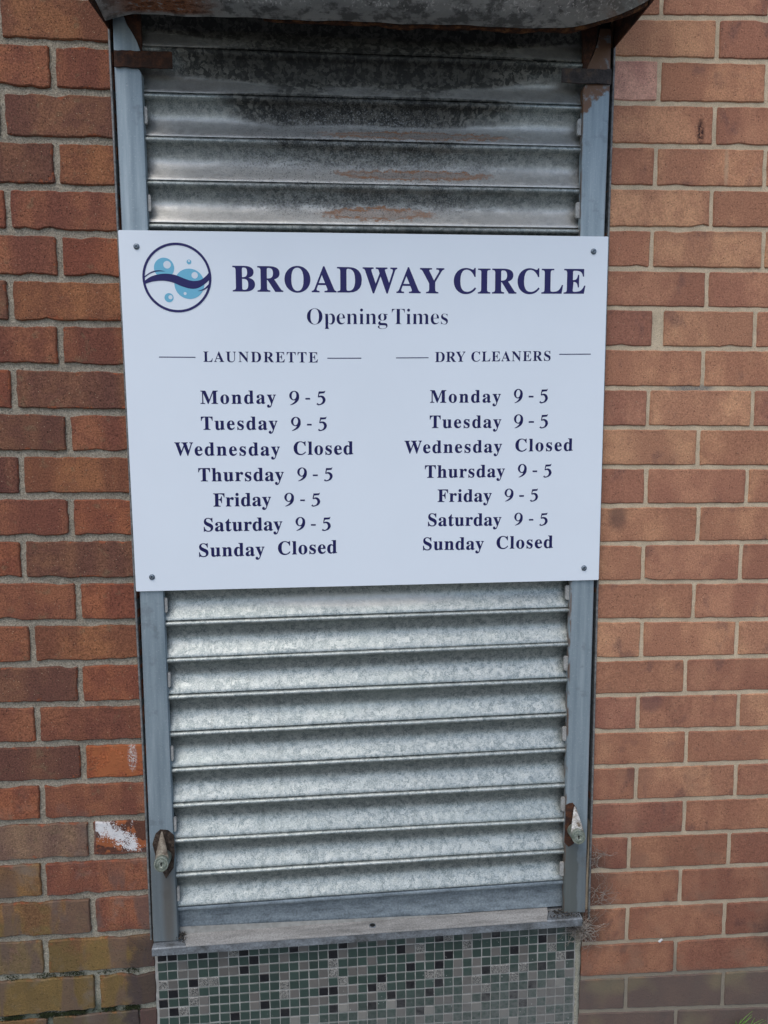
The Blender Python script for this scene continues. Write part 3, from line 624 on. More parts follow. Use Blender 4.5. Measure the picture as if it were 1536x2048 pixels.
g = Geo(); g.box(-.46, .62, .02, .20, 2.19, 2.56)
bkg = g.build('backing_block', M_DARKBACK); tag(bkg, 'unseen dark lintel over the opening behind the shutter hood', 'backing')  # unseen block, added so no light comes in above the curtain

# ----------------------------------------------------------------- mosaic below the sill
ROWS = [
 'KKGGKGYSKGGGG'+'KYGGGKYGGYGGYGG'+'KSGYGYKGGGGDDGD',
 'GGYGGGYGGKGGYG'[0:13]+'GGGGKYGGGGGKYSG'+'GGGSGGGGGGGKYGG',
 'GGYYGGYYKGYGG'+'GYGGSGGGYGGGGYG'+'GKGYGGYGKYGGSGG',
 'SYGKSSGGGGKGY'+'GGGYSGYYGGGGKGG'+'KGYGYGGGGYGGGSK',
 'GKGSGGGGGGGGS'+'GGYYGSGGGKGGGGS'+'SGYGYKSSGSGKGYG',
 'KGGSYGGGGYGGS'+'YGGKKYYGKSGGKGG'+'KGGYSGGGSGYGGGY',
 'YKSGYGGGGYKGG'+'GGYYGYGGYGKGGGK'+'GGGYYSGGGGKGYSG',
 'GGGGGGGKGGGGK'+'GGYGKSYGKGSKGGG'+'YYGSGKGGKYGYYYG',
 'GGGYGGGGGGYGG'+'SGSGGGGSGGGYGKS'+'GGGYSGGGGKYGYYG',
 'GGGGYGGGGGGGG'+'GYGGGYGGGYGGGYG'+'GYGGGGGSGGGYGGG',
 'GSGGGGGYGGGKG'+'GGGSGGGGGKGGYGG'+'GGYGGYGGSGGYYGG',
 'GGGYGGKGGGGGG'+'YGGGGGYGGGGGSGG'+'GGGGYGGGGGKGGYG']
pan = empty('mosaic_panel', (0.08, 0.0, 0.14))
tag(pan, 'green and grey glass mosaic with scattered black tiles under the metal sill', 'mosaic panel')
g = Geo(); g.add([(-.3945, .0018, -.02), (.545, .0018, -.02), (.545, .0018, .315), (-.3945, .0018, .315)], [(0, 1, 2, 3)])
g.build('grout', M_GROUT, pan)
TILECOL = {'G': (0.035, 0.060, 0.049), 'Y': (0.135, 0.127, 0.114), 'K': (0.007, 0.007, 0.010), 'S': (0.22, 0.21, 0.185), 'D': (0.03, 0.036, 0.033)}
def rowz(n, x): return .2358 + (x + .3233)*.0252 - .0217*(n - 1) + .0217*0      # top bed of row n (row 0 touches the sill)
tiles = []
for n in range(12):
    for c in range(43):
        x0, x1 = TILE_X[c], TILE_X[c+1]; xc = (x0 + x1)/2
        zt = rowz(n, xc); tiles.append((n, c, x0, x1, zt - .0217, zt))
def seen(t):
    n, c, x0, x1, zb, zt = t
    # lower edge of the photograph on this plane runs from z .099 at the left jamb to .031 at the right one
    edge = lerp(.099, .031, ((x0 + x1)/2 + .39)/.93)
    return zb > edge - .012
vis = [t for t in tiles if seen(t)]
vis.sort(key=lambda t: (t[0] + .035*t[1] + (2.2 if t[0] == 0 else 0)))
single = set((t[0], t[1]) for t in vis[:300])
base_tile = None; rest = Geo()
HW = .0097
def tile_geo(g, cx, cz, hw, hh, r):
    b = .0010
    rings = []
    for inset, y in ((0, .006), (0, .0016), (b, .0006)):
        rings.append([(cx-hw+inset, y, cz-hh+inset), (cx+hw-inset, y, cz-hh+inset), (cx+hw-inset, y, cz+hh-inset), (cx-hw+inset, y, cz+hh-inset)])
    g.loft(rings)
tr = random.Random(5)
restc = {}
for n, c, x0, x1, zb, zt in tiles:
    cx, cz = (x0+x1)/2, (zb+zt)/2
    ch = ROWS[n][c % len(ROWS[n])]
    if (n, c) in single:
        if base_tile is None:
            gg = Geo(); tile_geo(gg, 0, 0, HW, .0097, tr)
            o = make('tile', gg.v, gg.f, M_TILE, pan, origin=(0, 0, 0)); base_tile = o
        else:
            o = base_tile.copy(); COL.objects.link(o)
        o.parent = pan
        o.location = (cx - .08 + tr.uniform(-.0003, .0003), tr.uniform(-.0004, .0004), cz - .14 + tr.uniform(-.0003, .0003))
        o.rotation_euler = (tr.uniform(-.03, .03), tr.uniform(-.02, .02) - .025, tr.uniform(-.03, .03))
        o.scale = ((x1-x0 - .0020)/(2*HW), 1, 1)
        k = tr.uniform(.86, 1.16); q = TILECOL[ch]
        o.color = (q[0]*k, q[1]*k, q[2]*k, 0.6 if ch == 'S' else 1.0)
    else:
        restc.setdefault(ch, Geo()); tile_geo(rest, cx, cz, (x1-x0)/2 - .0010, .0097, tr)
        restc[ch] = True
        REST_COLS = globals().setdefault('REST_COLS', []); REST_COLS.append((TILECOL[ch], ch))
o = rest.build('small_tiles', None, pan); tag(o, kind='stuff')
# the joined tiles take their colours from a face attribute
m = Mat('glass_mosaic_tile_joined'); at = m.n('ShaderNodeAttribute', attribute_name='tint')
M_TJ = dusty(m, m.mix(m.mr(m.noise(m.P, 18, 3), 0.35, 0.7, 0, 0.3), at.outputs['Color'], m.mix(1.0, at.outputs['Color'], (1.3, 1.3, 1.3), 'MULTIPLY')), 0.34)
o.data.materials.append(M_TJ)
a = o.data.attributes.new('tint', 'FLOAT_COLOR', 'FACE')
nf = len(o.data.polygons)//len(REST_COLS); cols = []
for q, ch in REST_COLS:
    k = tr.uniform(.86, 1.16); cols += [q[0]*k, q[1]*k, q[2]*k, 1.0]*nf
a.data.foreach_set('color', cols)

# ----------------------------------------------------------------- metal sill
def tz(x, z, z0=.2925, s=.0245, xr=-.387): return z + (x - xr)*s
sill = Geo()
XS = [-.3915, -.38, -.2, 0, .2, .4, .52, .5460]
rings = []
sr = random.Random(2)
for x in XS:
    zt = tz(x, .2915); zb = tz(x, .2738) + sr.uniform(-.0004, .0004)
    rings.append([(x, .03, zt + .001), (x, -.0305, zt), (x, -.033, zt - .002), (x, -.0332, zb), (x, -.0305, zb - .0005), (x, -.0300, zb + .003), (x, .004, zb + .004), (x, .03, zb + .004)])
sill.loft(rings)
so = sill.build('metal_sill', M_SILL, smooth=True, angle=35)
tag(so, 'narrow dirty grey metal sill between the shutter and the mosaic', 'sill')

# ----------------------------------------------------------------- roller shutter
sh = empty('roller_shutter', (0.08, 0.0, 0.30))
tag(sh, 'galvanised steel roller shutter, sooty and rusted at the top, rolled down behind the white sign', 'roller shutter')
LO = [(2.12, -.4060), (1.79, -.4029), (1.05, -.3940), (.50, -.3925), (.29, -.3925)]
LI = [(2.09, -.3545), (1.79, -.3522), (1.05, -.3461), (.5, -.342), (.29, -.3388)]
RO = [(2.12, .5631), (1.79, .5597), (1.05, .5580), (.69, .5575), (.31, .5587)]
RI = [(2.12, .5075), (1.79, .5090), (1.05, .5060), (.5, .5080), (.31, .5097)]
PROF = [(-.012, .0100), (-.004, .0040), (.004, -.0030), (.022, -.0068), (.052, -.0086), (.085, -.0089), (.118, -.0076), (.142, -.0040), (.160, .0004), (.185, .0036),
        (.24, .0068), (.31, .0100), (.39, .0126), (.46, .0138), (.53, .0136), (.60, .0120), (.68, .0090), (.76, .0052), (.84, .0012), (.91, -.0022), (.955, -.0040), (.978, -.0042), (.986, -.0030), (.990, .0060), (.995, .0100)]
slat_nx = 24
prng = random.Random(9)
def inner_l(z): return poly(LI, z)
def inner_r(z): return poly(RI, z)
for k in range(len(SLAT_JOINTS) - 1):
    t, b = SLAT_JOINTS[k], SLAT_JOINTS[k+1]
    rings = []; dy = prng.uniform(-.0006, .0006); dz = prng.uniform(-.0004, .0004); ph = prng.uniform(0, 6)
    for i in range(slat_nx + 1):
        x = lerp(-.385, .545, i/slat_nx)
        zt = bed(t)(x); zb = bed(b)(x); w = .0005*math.sin(x*9 + ph) + .0003*math.sin(x*23 + 2*ph)
        rings.append([(x, y + dy + w, lerp(zt, zb, q) + dz) for q, y in PROF])
    g = Geo(); g.loft(rings, closed=False, caps=False)
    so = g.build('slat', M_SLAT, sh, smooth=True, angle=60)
    if k % 2 == 0:
        for side in (-1, 1):
            if k < 4: continue
            zc = (bed(t)(side*.4) + bed(b)(side*.4))/2 - .004
            x = (inner_l(zc) + .0035) if side < 0 else (inner_r(zc) - .0045)
            g = Geo(); hw = .0026 if side < 0 else .0040
            pts = [(x-hw, zc-.012), (x-hw*.4, zc-.0155), (x+hw, zc-.0155), (x+hw, zc+.0155), (x-hw*.4, zc+.0155), (x-hw, zc+.012)]
            if side < 0: pts = [(2*x - a_, b_) for a_, b_ in reversed(pts)]
            g.prism(pts, -.0105, -.004)
            g.build('end_lock', M_CLIP, so)
# bottom rail of the curtain and its foot
t = SLAT_JOINTS[-1]; rings = []
for i in range(13):
    x = lerp(-.36, .52, i/12); zt = bed(t)(x); zf = tz(x, .2965)
    rings.append([(x, .010, zt), (x, -.0045, zt - .001), (x, -.0062, zt - .005), (x, -.0045, zt - .0095), (x, .004, zt - .012), (x, .0065, zt - .016), (x, .0075, lerp(zt, zf, .55)), (x, .0065, zf + .012), (x, .005, zf + .002)])
g = Geo(); g.loft(rings, closed=False, caps=False)
br = g.build('bottom_rail', M_BOTRAIL, sh, smooth=True, angle=60)
g = Geo(); pts_f = [(-.323, -.0325), (.466, -.0325), (.476, .006), (-.330, .006)]
rng2 = []
for k_, (yy, a_, b_) in enumerate([(.006, -.330, .477), (-.012, -.327, .474), (-.0325, -.319, .466), (-.0335, -.319, .466), (-.0335, -.319, .466)]):
    off = [0.0055, .0045, .0030, .0015, -.001][k_]
    rng2.append([(lerp(a_, b_, i/14), yy, tz(lerp(a_, b_, i/14), .2915) + off) for i in range(15)])
g.loft(rng2, closed=False, caps=False)
ft = g.build('rail_foot', M_BEIGE, sh, smooth=True, angle=50)
g = Geo(); n = 20
zc = tz(.0813, .2915) + .0056
g.add([(.0813 + .0062*math.cos(2*PI*i/n), -.014 + .0062*math.sin(2*PI*i/n), zc + .0004 + (.014 - .0062*math.sin(2*PI*i/n))*-.07 + .0004) for i in range(n)], [tuple(range(n))])
g.build('bolt_hole', M_BLACK, ft)
g = Geo()
ring_o = [(.0813 + .0080*math.cos(2*PI*i/n), -.014 + .0080*math.sin(2*PI*i/n), zc - .0010) for i in range(n)]
ring_m = [(.0813 + .0070*math.cos(2*PI*i/n), -.014 + .0070*math.sin(2*PI*i/n), zc + .0007) for i in range(n)]
ring_i = [(.0813 + .0060*math.cos(2*PI*i/n), -.014 + .0060*math.sin(2*PI*i/n), zc + .0002) for i in range(n)]
g.loft([ring_o, ring_m, ring_i], caps=False); g.build('hole_rim', M_SILL, ft, smooth=True)

def rail(OUT, INN, ztop, side):
    zs = [.2950 if side < 0 else .3165, .33, .5, .69, 1.05, 1.4, 1.79, 2.0, ztop - .012, ztop - .004, ztop]
    rings = []
    for z in zs:
        a, b = poly(OUT, z), poly(INN, z)
        cut = 0 if z < ztop - .01 else (.004 if z < ztop - .001 else .010)
        if side < 0:
            b -= cut
            prof = [(a, .035), (a, -.0130), (a+.002, -.0150), (b-.0035, -.0150), (b-.0010, -.0142), (b, -.0118), (b, .0), (b - .002, .0), (b-.002, -.010), (a+.004, -.011), (a+.004, .035)]
        else:
            b += cut
            prof = [(a, .035), (a, -.0130), (a-.002, -.0150), (b+.0035, -.0150), (b+.0010, -.0142), (b, -.0118), (b, .0), (b + .002, .0), (b+.002, -.010), (a-.004, -.011), (a-.004, .035)]
        rings.append([(x, y, z) for x, y in prof])
    g = Geo(); g.loft(rings)
    if side > 0: g.f = [tuple(reversed(f)) for f in g.f]
    return g.build('guide_rail', M_RAIL, sh, smooth=True, angle=40)
rail(LO, LI, 2.081, -1); rail(RO, RI, 2.077, 1)
# bell mouth plates above the straps: the inner edge curves away towards the jamb
g = Geo()
ptl = [(-.4050, 2.100), (-.3560, 2.100), (-.3565, 2.112), (-.3620, 2.128), (-.3700, 2.143), (-.3790, 2.157), (-.3860, 2.175), (-.4050, 2.175)]
g.prism(ptl, -.0150, -.006); g.build('bell_mouth', M_RAIL, sh)
g = Geo()
ptr = [(.5130, 2.096), (.5620, 2.096), (.5615, 2.18), (.5400, 2.18), (.5340, 2.150), (.5270, 2.130), (.5185, 2.113)]
g.prism(ptr, -.0150, -.006)
bm = g.build('bell_mouth', M_RAIL, sh)
g = Geo(); g.prism([(.5085, 2.096), (.5128, 2.096), (.5200, 2.118), (.5320, 2.150), (.5350, 2.19), (.5050, 2.19)], -.0145, -.004)
g.build('rust_scale', M_RUST, sh)
g = Geo(); g.prism([(-.3560, 2.100), (-.3535, 2.100), (-.3540, 2.19), (-.3850, 2.19), (-.3855, 2.176), (-.3785, 2.157), (-.3695, 2.143), (-.3615, 2.128)], -.0120, -.004)
g.build('rust_scale', M_RUST, sh)
# rusty straps
def strap(x0, x1, z0, z1, mat, seed):
    r = random.Random(seed); g = Geo(); n = 14
    top = [(lerp(x1, x0, i/n), z1 + r.uniform(-.0007, .0007)) for i in range(n+1)]
    bot = [(lerp(x0, x1, i/n), z0 + r.uniform(-.0009, .0009)) for i in range(n+1)]
    g.prism(bot + top, -.0205, -.0165); return g.build('strap', mat, sh)
strap(-.4040, -.2955, 2.0790, 2.1085, M_RUST, 1); strap(.4630, .5630, 2.0745, 2.1015, M_RUSTGREY, 2)
# edge strips that cover the ends of the bricks
def strip(ST, name, s):
    rings = []
    for z in [.292, .31, .57, .67, 1.02, 1.4, 1.8, 2.12, 2.155]:
        x = poly(ST, z); w = .0020
        rings.append([(x-w, .03, z), (x-w, -.0040, z), (x-w*.4, -.0048, z), (x+w*.6, -.0048, z), (x+w, -.0040, z), (x+w, .03, z)])
    g = Geo(); g.loft(rings); g.build(name, M_STRIP, sh)
strip([(2.13, -.4158), (1.80, -.4133), (1.05, -.4060), (.67, -.4012), (.30, -.3995)], 'edge_strip', -1)
strip([(2.12, .5738), (1.80, .5720), (1.02, .5698), (.57, .5708), (.31, .5710)], 'edge_strip', 1)

# bullet locks
def lock(cx, cz, ax, az, mat, rust_pts, seed):
    r = random.Random(seed)
    g = Geo(); g.prism(rust_pts, -.0172, -.0152)
    lk = g.build('lock', M_HOLE if cx < 0 else M_RUST, sh)
    yc = -.050; R_ = .0150; n = 20
    # tapered nose: from the barrel collar back up to a point on the rail
    circ = lambda rr, y, dz=0, dx=0: [(cx + dx + rr*math.cos(2*PI*i/n), y + .18*rr*math.sin(2*PI*i/n), cz + dz + rr*math.sin(2*PI*i/n)) for i in range(n)]
    rings = []
    for tt in (0, .12, .3, .5, .7, .88, 1.0):
        rr = lerp(R_*1.04, .0016, tt**1.25)
        rings.append([(lerp(cx, ax, tt) + rr*.95*math.cos(2*PI*i/n), lerp(yc + .006, -.017, tt) + .9*rr*(.25 - .75*0) * math.sin(2*PI*i/n), lerp(cz, az, tt) + rr*math.sin(2*PI*i/n)) for i in range(n)])
    g = Geo(); g.loft(rings); g.build('lock_nose', mat, lk, smooth=True, angle=50)
    g = Geo(); g.loft([circ(R_, -.016, -.002), circ(R_, yc + .004), circ(R_*1.03, yc)], caps=False)
    g.loft([circ(R_*1.03, yc), circ(R_*.97, yc - .0022), circ(R_*.84, yc - .0024), circ(R_*.80, yc - .0006), circ(R_*.72, yc - .0006), circ(R_*.66, yc - .0020), circ(R_*.40, yc - .0022), circ(R_*.34, yc - .0012), circ(.0008, yc - .0012)], caps=False)
    g.f = [tuple(reversed(f)) for f in g.f]
    g.build('lock_barrel', M_BARREL, lk, smooth=True, angle=35)
    g = Geo(); q = .0011
    g.prism([(cx-q, cz-.0040), (cx+q, cz-.0040), (cx+q*.6, cz-.0005), (cx+q*1.7, cz+.0015), (cx+q, cz+.0040), (cx-q, cz+.0040), (cx-q*1.7, cz+.0010), (cx-q*.6, cz-.0010)], yc - .0026, yc - .0014)
    g.build('keyhole', M_BLACK, lk)
    return lk
# centre positions are those of the barrel face, 50 mm proud of the wall
lock(-.3612, .4915, -.3655, .5445, M_LOCK, [(-.3860, .5180), (-.3790, .4830), (-.3600, .4390), (-.3440, .4620), (-.3400, .4950), (-.3405, .5350), (-.3530, .5470), (-.3690, .5490), (-.3790, .5400)], 1)
lock(.5265, .5150, .5275, .5660, M_LOCKW, [(.5065, .4830), (.5160, .4740), (.5270, .4800), (.5400, .5050), (.5370, .5400), (.5310, .5640), (.5230, .5750), (.5150, .5740), (.5075, .5700)], 2)

# ----------------------------------------------------------------- hood of the shutter box
nu = 60
def lip(x):
    """(y, z) of the sheet's rear lip; at the right end it is torn forward"""
    t = max(0.0, (x - .42)/.15)
    y = -.036 - .150*t**2.2; z = 2.1665 - .008*math.sin(min(1, t)*PI*.5)**2 - .012*t**2 + (.0 if x > -.36 else -.25*(-.36 - x))
    return y, z
xs = [lerp(-.4135, .571, i/nu) for i in range(nu + 1)]
rings = []
hr = random.Random(4)
for x in xs:
    y, z = lip(x); j = .0010*math.sin(x*31) + .0006*math.sin(x*77)
    z += j
    fr = -.245
    rings.append([(x, y + .0015, z + .0015), (x, y, z - .0006), (x, y - .0020, z), (x, lerp(y, fr, .10), z + .0015), (x, lerp(y, fr, .25), z + .0045), (x, lerp(y, fr, .5), z + .011 + j), (x, lerp(y, fr, .8), lerp(z, 2.19, .8)), (x, fr, 2.195),
                  (x, fr - .02, 2.215), (x, fr - .025, 2.26), (x, fr - .025, 2.46), (x, fr - .005, 2.50), (x, .0, 2.515)])
g = Geo(); g.loft(rings, closed=False, caps=False)
g.build('hood', M_HOOD, sh, smooth=True, angle=45)
# rust flakes hanging along the lip
rings = []
for i in range(81):
    x = lerp(-.12, .568, i/80); y, z = lip(x); z += .0010*math.sin(x*31) + .0006*math.sin(x*77)
    d = (.002 + .006*min(1, max(0, (x + .12)/.25)))*(.75 + .25*math.sin(x*57)) + hr.uniform(0, .0018)
    rings.append([(x, y + .001, z + .001), (x, y + .004, z - d*.5), (x, y + .003, z - d), (x, y + .008, z - d*.9), (x, y + .010, z + .001)])
g = Geo(); g.loft(rings); g.build('rusted_lip', M_RUSTLIP, sh, smooth=True)
def endplate(x, z0, zf, t):
    g = Geo(); pr = [(0.0, z0), (-.10, lerp(z0, zf, .55)), (-.19, zf), (-.25, zf + .02), (-.272, 2.21), (-.272, 2.47), (-.25, 2.505), (0.0, 2.52)]
    n = len(pr)
    g.add([(x, y, z) for y, z in pr] + [(x + t, y, z) for y, z in pr], [tuple(range(n)), tuple(range(2*n-1, n-1, -1))] + [(i, i+n, (i+1) % n + n, (i+1) % n) for i in range(n)])
    return g.build('end_plate', M_RUST, sh)
endplate(.5712, 2.1500, 2.1400, .0025); endplate(-.4165, 2.1540, 2.1330, .0020)

# ----------------------------------------------------------------- sign
SY = -.0205
sg = empty('opening_times_sign', (.08, -.0175, 1.42))
tag(sg, 'white rectangular sign with navy opening times screwed across the roller shutter', 'sign')
g = Geo()
C4 = [SIGN[3], SIGN[2], SIGN[1], SIGN[0]]       # bl, br, tr, tl
def corner_pts(inset):
    cx = sum(p[0] for p in C4)/4; cz = sum(p[1] for p in C4)/4; out_ = []
    rr = .0022
    for k, (x, z) in enumerate(C4):
        sx = 1 if x < cx else -1; sz = 1 if z < cz else -1
        x += sx*inset; z += sz*inset
        a_ = (x + sx*rr, z); b_ = (x, z + sz*rr); c_ = (x + sx*rr*.3, z + sz*rr*.3)
        out_ += [b_, c_, a_] if k in (0, 2) else [a_, c_, b_]
    return out_
rings = []
for ins, y in ((0, -.0175), (0, -.0200), (.0004, SY)):
    rings.append([(x, y, z) for x, z in corner_pts(ins)])
g.loft(rings); g.build('panel', M_PANEL, sg, smooth=True, angle=20)
def mathbold(s):
    o_ = ''
    for c in s:
        if 'A' <= c <= 'Z': o_ += chr(0x1D400 + ord(c) - 65)
        elif 'a' <= c <= 'z': o_ += chr(0x1D41A + ord(c) - 97)
        else: o_ += c
    return o_
def text_geo(s, space, off):
    cu = bpy.data.curves.new('lettering', 'FONT'); cu.body = mathbold(s); cu.size = 1; cu.space_character = space; cu.offset = off
    cu.resolution_u = 5
    ob = bpy.data.objects.new('lettering', cu); COL.objects.link(ob)
    dg = bpy.context.evaluated_depsgraph_get(); dg.update()
    me = ob.evaluated_get(dg).to_mesh()
    v = [tuple(p.co) for p in me.vertices]; f = [tuple(p.vertices) for p in me.polygons]
    ob.evaluated_get(dg).to_mesh_clear(); bpy.data.objects.remove(ob); bpy.data.curves.remove(cu)
    return v, f
capv, _ = text_geo('E', 1, 0); CAPH = max(p[1] for p in capv)
OFF = {'h': 0.006, 'l': -.0115, 's': -.001, 'b': 0.006}
for txt, kind, x0, z0, x1, z1, cap in WORDS:
    off = OFF[kind]; sc = cap/(CAPH + 2*off)
    W = x1 - x0
    wid = lambda v: max(p[0] for p in v) - min(p[0] for p in v)
    a_ = wid(text_geo(txt, 1.0, off)[0])*sc; b_ = wid(text_geo(txt, 1.25, off)[0])*sc
    s_ = 1 + .25*(W - a_)/max(1e-6, b_ - a_); s_ = min(1.45, max(.97, s_))
    v, f = text_geo(txt, s_, off)
    xm = min(p[0] for p in v); xw = wid(v)
    vv = []
    for p in v:
        u = (p[0] - xm)/xw
        vv.append((lerp(x0, x1, u), SY - .0003, lerp(z0, z1, u) + (p[1] + 0*off)*sc))
    me = make('lettering', vv, f, M_NAVY if kind == 'h' else M_DEEP, sg)
def stroke(g, pts, box, y):
    """variable width stroke; pts = (x, z, width) in the unit glyph box"""
    bx0, bz0, bx1, bz1 = box; L = []; R_ = []
    fine = []
    for k in range(len(pts) - 1):
        p0 = pts[max(0, k-1)]; p1 = pts[k]; p2 = pts[k+1]; p3 = pts[min(len(pts)-1, k+2)]
        for q in range(5):
            t = q/5; fine.append(tuple(.5*((2*p1[i]) + (-p0[i]+p2[i])*t + (2*p0[i]-5*p1[i]+4*p2[i]-p3[i])*t*t + (-p0[i]+3*p1[i]-3*p2[i]+p3[i])*t**3) for i in range(3)))
    fine.append(pts[-1])
    asp = (bz1 - bz0)/(bx1 - bx0)
    for k, (x, z, w) in enumerate(fine):
        a_ = fine[max(0, k-1)]; b_ = fine[min(len(fine)-1, k+1)]
        tx, tz_ = b_[0]-a_[0], (b_[1]-a_[1])*asp; n_ = math.hypot(tx, tz_) or 1
        nx_, nz_ = -tz_/n_, tx/n_
        L.append((x + nx_*w/2, z + nz_*w/2/asp)); R_.append((x - nx_*w/2, z - nz_*w/2/asp))
    V = [(lerp(bx0, bx1, x), y, lerp(bz0, bz1, z)) for x, z in L] + [(lerp(bx0, bx1, x), y, lerp(bz0, bz1, z)) for x, z in R_]
    n = len(L); g.add(V, [(i, i+1, n+i+1, n+i) for i in range(n-1)])
for gi in range(0, len(NUMERALS), 3):
    g = Geo()
    for ch, a0, b0, a1, b1 in NUMERALS[gi:gi+3]:
        y = SY - .0003; bx = (a0, b0, a1, b1)
        if ch == '-': g.add([(a0, y, b0), (a1, y, b0), (a1, y, b1), (a0, y, b1)], [(0, 1, 2, 3)])
        elif ch == '9':
            n = 28; W_, H_ = a1-a0, b1-b0
            ou = [(a0 + W_*(.50 + .49*math.cos(2*PI*i/n)), y, b0 + H_*(.66 + .35*math.sin(2*PI*i/n))) for i in range(n)]
            inn = [(a0 + W_*(.48 + .235*math.cos(2*PI*i/n)), y, b0 + H_*(.665 + .285*math.sin(2*PI*i/n + .12))) for i in range(n)]
            g.add(ou + inn, [(i, (i+1) % n, n + (i+1) % n, n + i) for i in range(n)])
            stroke(g, [(.855, .64, .27), (.83, .45, .27), (.72, .28, .24), (.52, .13, .17), (.28, .03, .10), (.10, -.02, .04)], bx, y - .00006)
        else:
            g.add([(lerp(a0, a1, u), y, lerp(b0, b1, w_)) for u, w_ in ((.25, .96), (.30, .80), (.86, .84), (.97, 1.03), (.90, 1.0), (.80, .97))], [(0, 1, 2, 3, 4, 5)])
            stroke(g, [(.31, .93, .13), (.25, .75, .11), (.20, .56, .10)], bx, y - .00006)
            stroke(g, [(.18, .55, .09), (.45, .605, .17), (.70, .53, .27), (.82, .34, .31), (.70, .14, .22), (.46, .03, .12), (.20, .00, .13), (.06, .08, .20)], bx, y - .00012)
    g.build('lettering', M_DEEP, sg)
for x0, z0, x1, z1 in RULES:
    g = Geo(); y = SY - .0003; h = .00085
    g.add([(x0, y, z0-h), (x1, y, z1-h), (x1, y, z1+h), (x0, y, z0+h)], [(0, 1, 2, 3)]); g.build('rule_line', M_DEEP, sg)
# round emblem: ring, bubbles and a wave
lx, lz, LR = LOGO
S_ = LR/622.0
def lp(px, pz): return (lx + (px - 760)*S_, lz - (pz - 771)*S_)
emb = Geo(); n = 72; y = SY - .0007
ro = [(lx + LR*math.cos(2*PI*i/n), y, lz + LR*math.sin(2*PI*i/n)) for i in range(n)]
ri = [(lx + (LR - 43*S_)*math.cos(2*PI*i/n), y, lz + (LR - 43*S_)*math.sin(2*PI*i/n)) for i in range(n)]
emb.add(ro + ri, [(i, (i+1) % n, n + (i+1) % n, n + i) for i in range(n)])
ring_o = emb.build('emblem_ring', M_NAVY, sg)
def circle(px, pz, r, mat, yy, name, par=None):
    g = Geo(); a_, b_ = lp(px, pz); g.disc(a_, b_, yy, r*S_, 40); return g.build(name, mat, par or sg)
b1 = circle(532, 600, 182, M_SKYB, SY - .0003, 'bubble'); circle(588, 543, 68, M_PALE, SY - .0004, 'highlight', b1)
b2 = circle(980, 878, 272, M_SKYB, SY - .00032, 'bubble'); circle(1080, 725, 58, M_PALE, SY - .0004, 'highlight', b2); circle(898, 1053, 27, M_PALE, SY - .0004, 'highlight', b2)
b3 = circle(605, 1130, 82, M_SKYB, SY - .0003, 'bubble'); circle(632, 1122, 38, M_PALE, SY - .0004, 'highlight', b3)
b4 = circle(983, 488, 43, M_SKYB, SY - .0003, 'bubble'); circle(983, 472, 19, M_PALE, SY - .0004, 'highlight', b4)
def catmull(P_, m_=6):
    out_ = []
    for k in range(len(P_) - 1):
        p0 = P_[max(0, k-1)]; p1 = P_[k]; p2 = P_[k+1]; p3 = P_[min(len(P_)-1, k+2)]
        for q in range(m_):
            t = q/m_; out_.append(tuple(.5*((2*p1[i]) + (-p0[i]+p2[i])*t + (2*p0[i]-5*p1[i]+4*p2[i]-p3[i])*t*t + (-p0[i]+3*p1[i]-3*p2[i]+p3[i])*t**3) for i in range(2)))
    return out_ + [P_[-1]]
def ribbon(top, bot, mat, yy, name):
    T_ = catmull(top); B_ = catmull(bot); n = len(T_); V = []
    for p in T_ + B_:
        a_, b_ = lp(*p); V.append((a_, yy, b_))
    g = Geo(); g.add(V, [(n + i, n + i + 1, i + 1, i) for i in range(n - 1)]); return g.build(name, mat, sg)
wt = [(165, 845), (250, 780), (350, 735), (500, 705), (620, 706), (750, 730), (900, 790), (1000, 820), (1100, 825), (1200, 800), (1290, 730), (1345, 665)]
wb = [(165, 895), (260, 862), (350, 840), (480, 828), (600, 838), (710, 868), (820, 915), (950, 955), (1050, 967), (1150, 945), (1250, 885), (1345, 805)]
ribbon(wt, wb, M_NAVY, SY - .0006, 'wave')
ribbon([(165, 765), (250, 700), (340, 657), (430, 643), (490, 648), (545, 660)], [(165, 790), (250, 722), (340, 680), (430, 663), (490, 662), (545, 662)], M_NAVY, SY - .0006, 'wave')
ribbon([(1128, 1006), (1190, 985), (1250, 955), (1300, 910), (1345, 865)], [(1128, 1009), (1190, 1000), (1250, 982), (1300, 952), (1345, 925)], M_NAVY, SY - .0006, 'wave')
for x, z in SCREWS:
    g = Geo(); n = 18
    rr = [[(x + r_*math.cos(2*PI*i/n), yy, z + r_*math.sin(2*PI*i/n)) for i in range(n)] for r_, yy in ((.0060, SY + .001), (.0058, SY - .0012), (.0048, SY - .0024), (.0030, SY - .0030), (.0020, SY - .0030), (.0012, SY - .0022), (.0003, SY - .0022))]
    rr = [list(reversed(q)) for q in rr]
    g.loft(rr); sc_ = g.build('screw', M_SCREW, sg, smooth=True, angle=50)
    g = Geo(); g.disc(x, z, SY - .00235, .0015, 10); g.build('socket', M_BLACK, sc_)

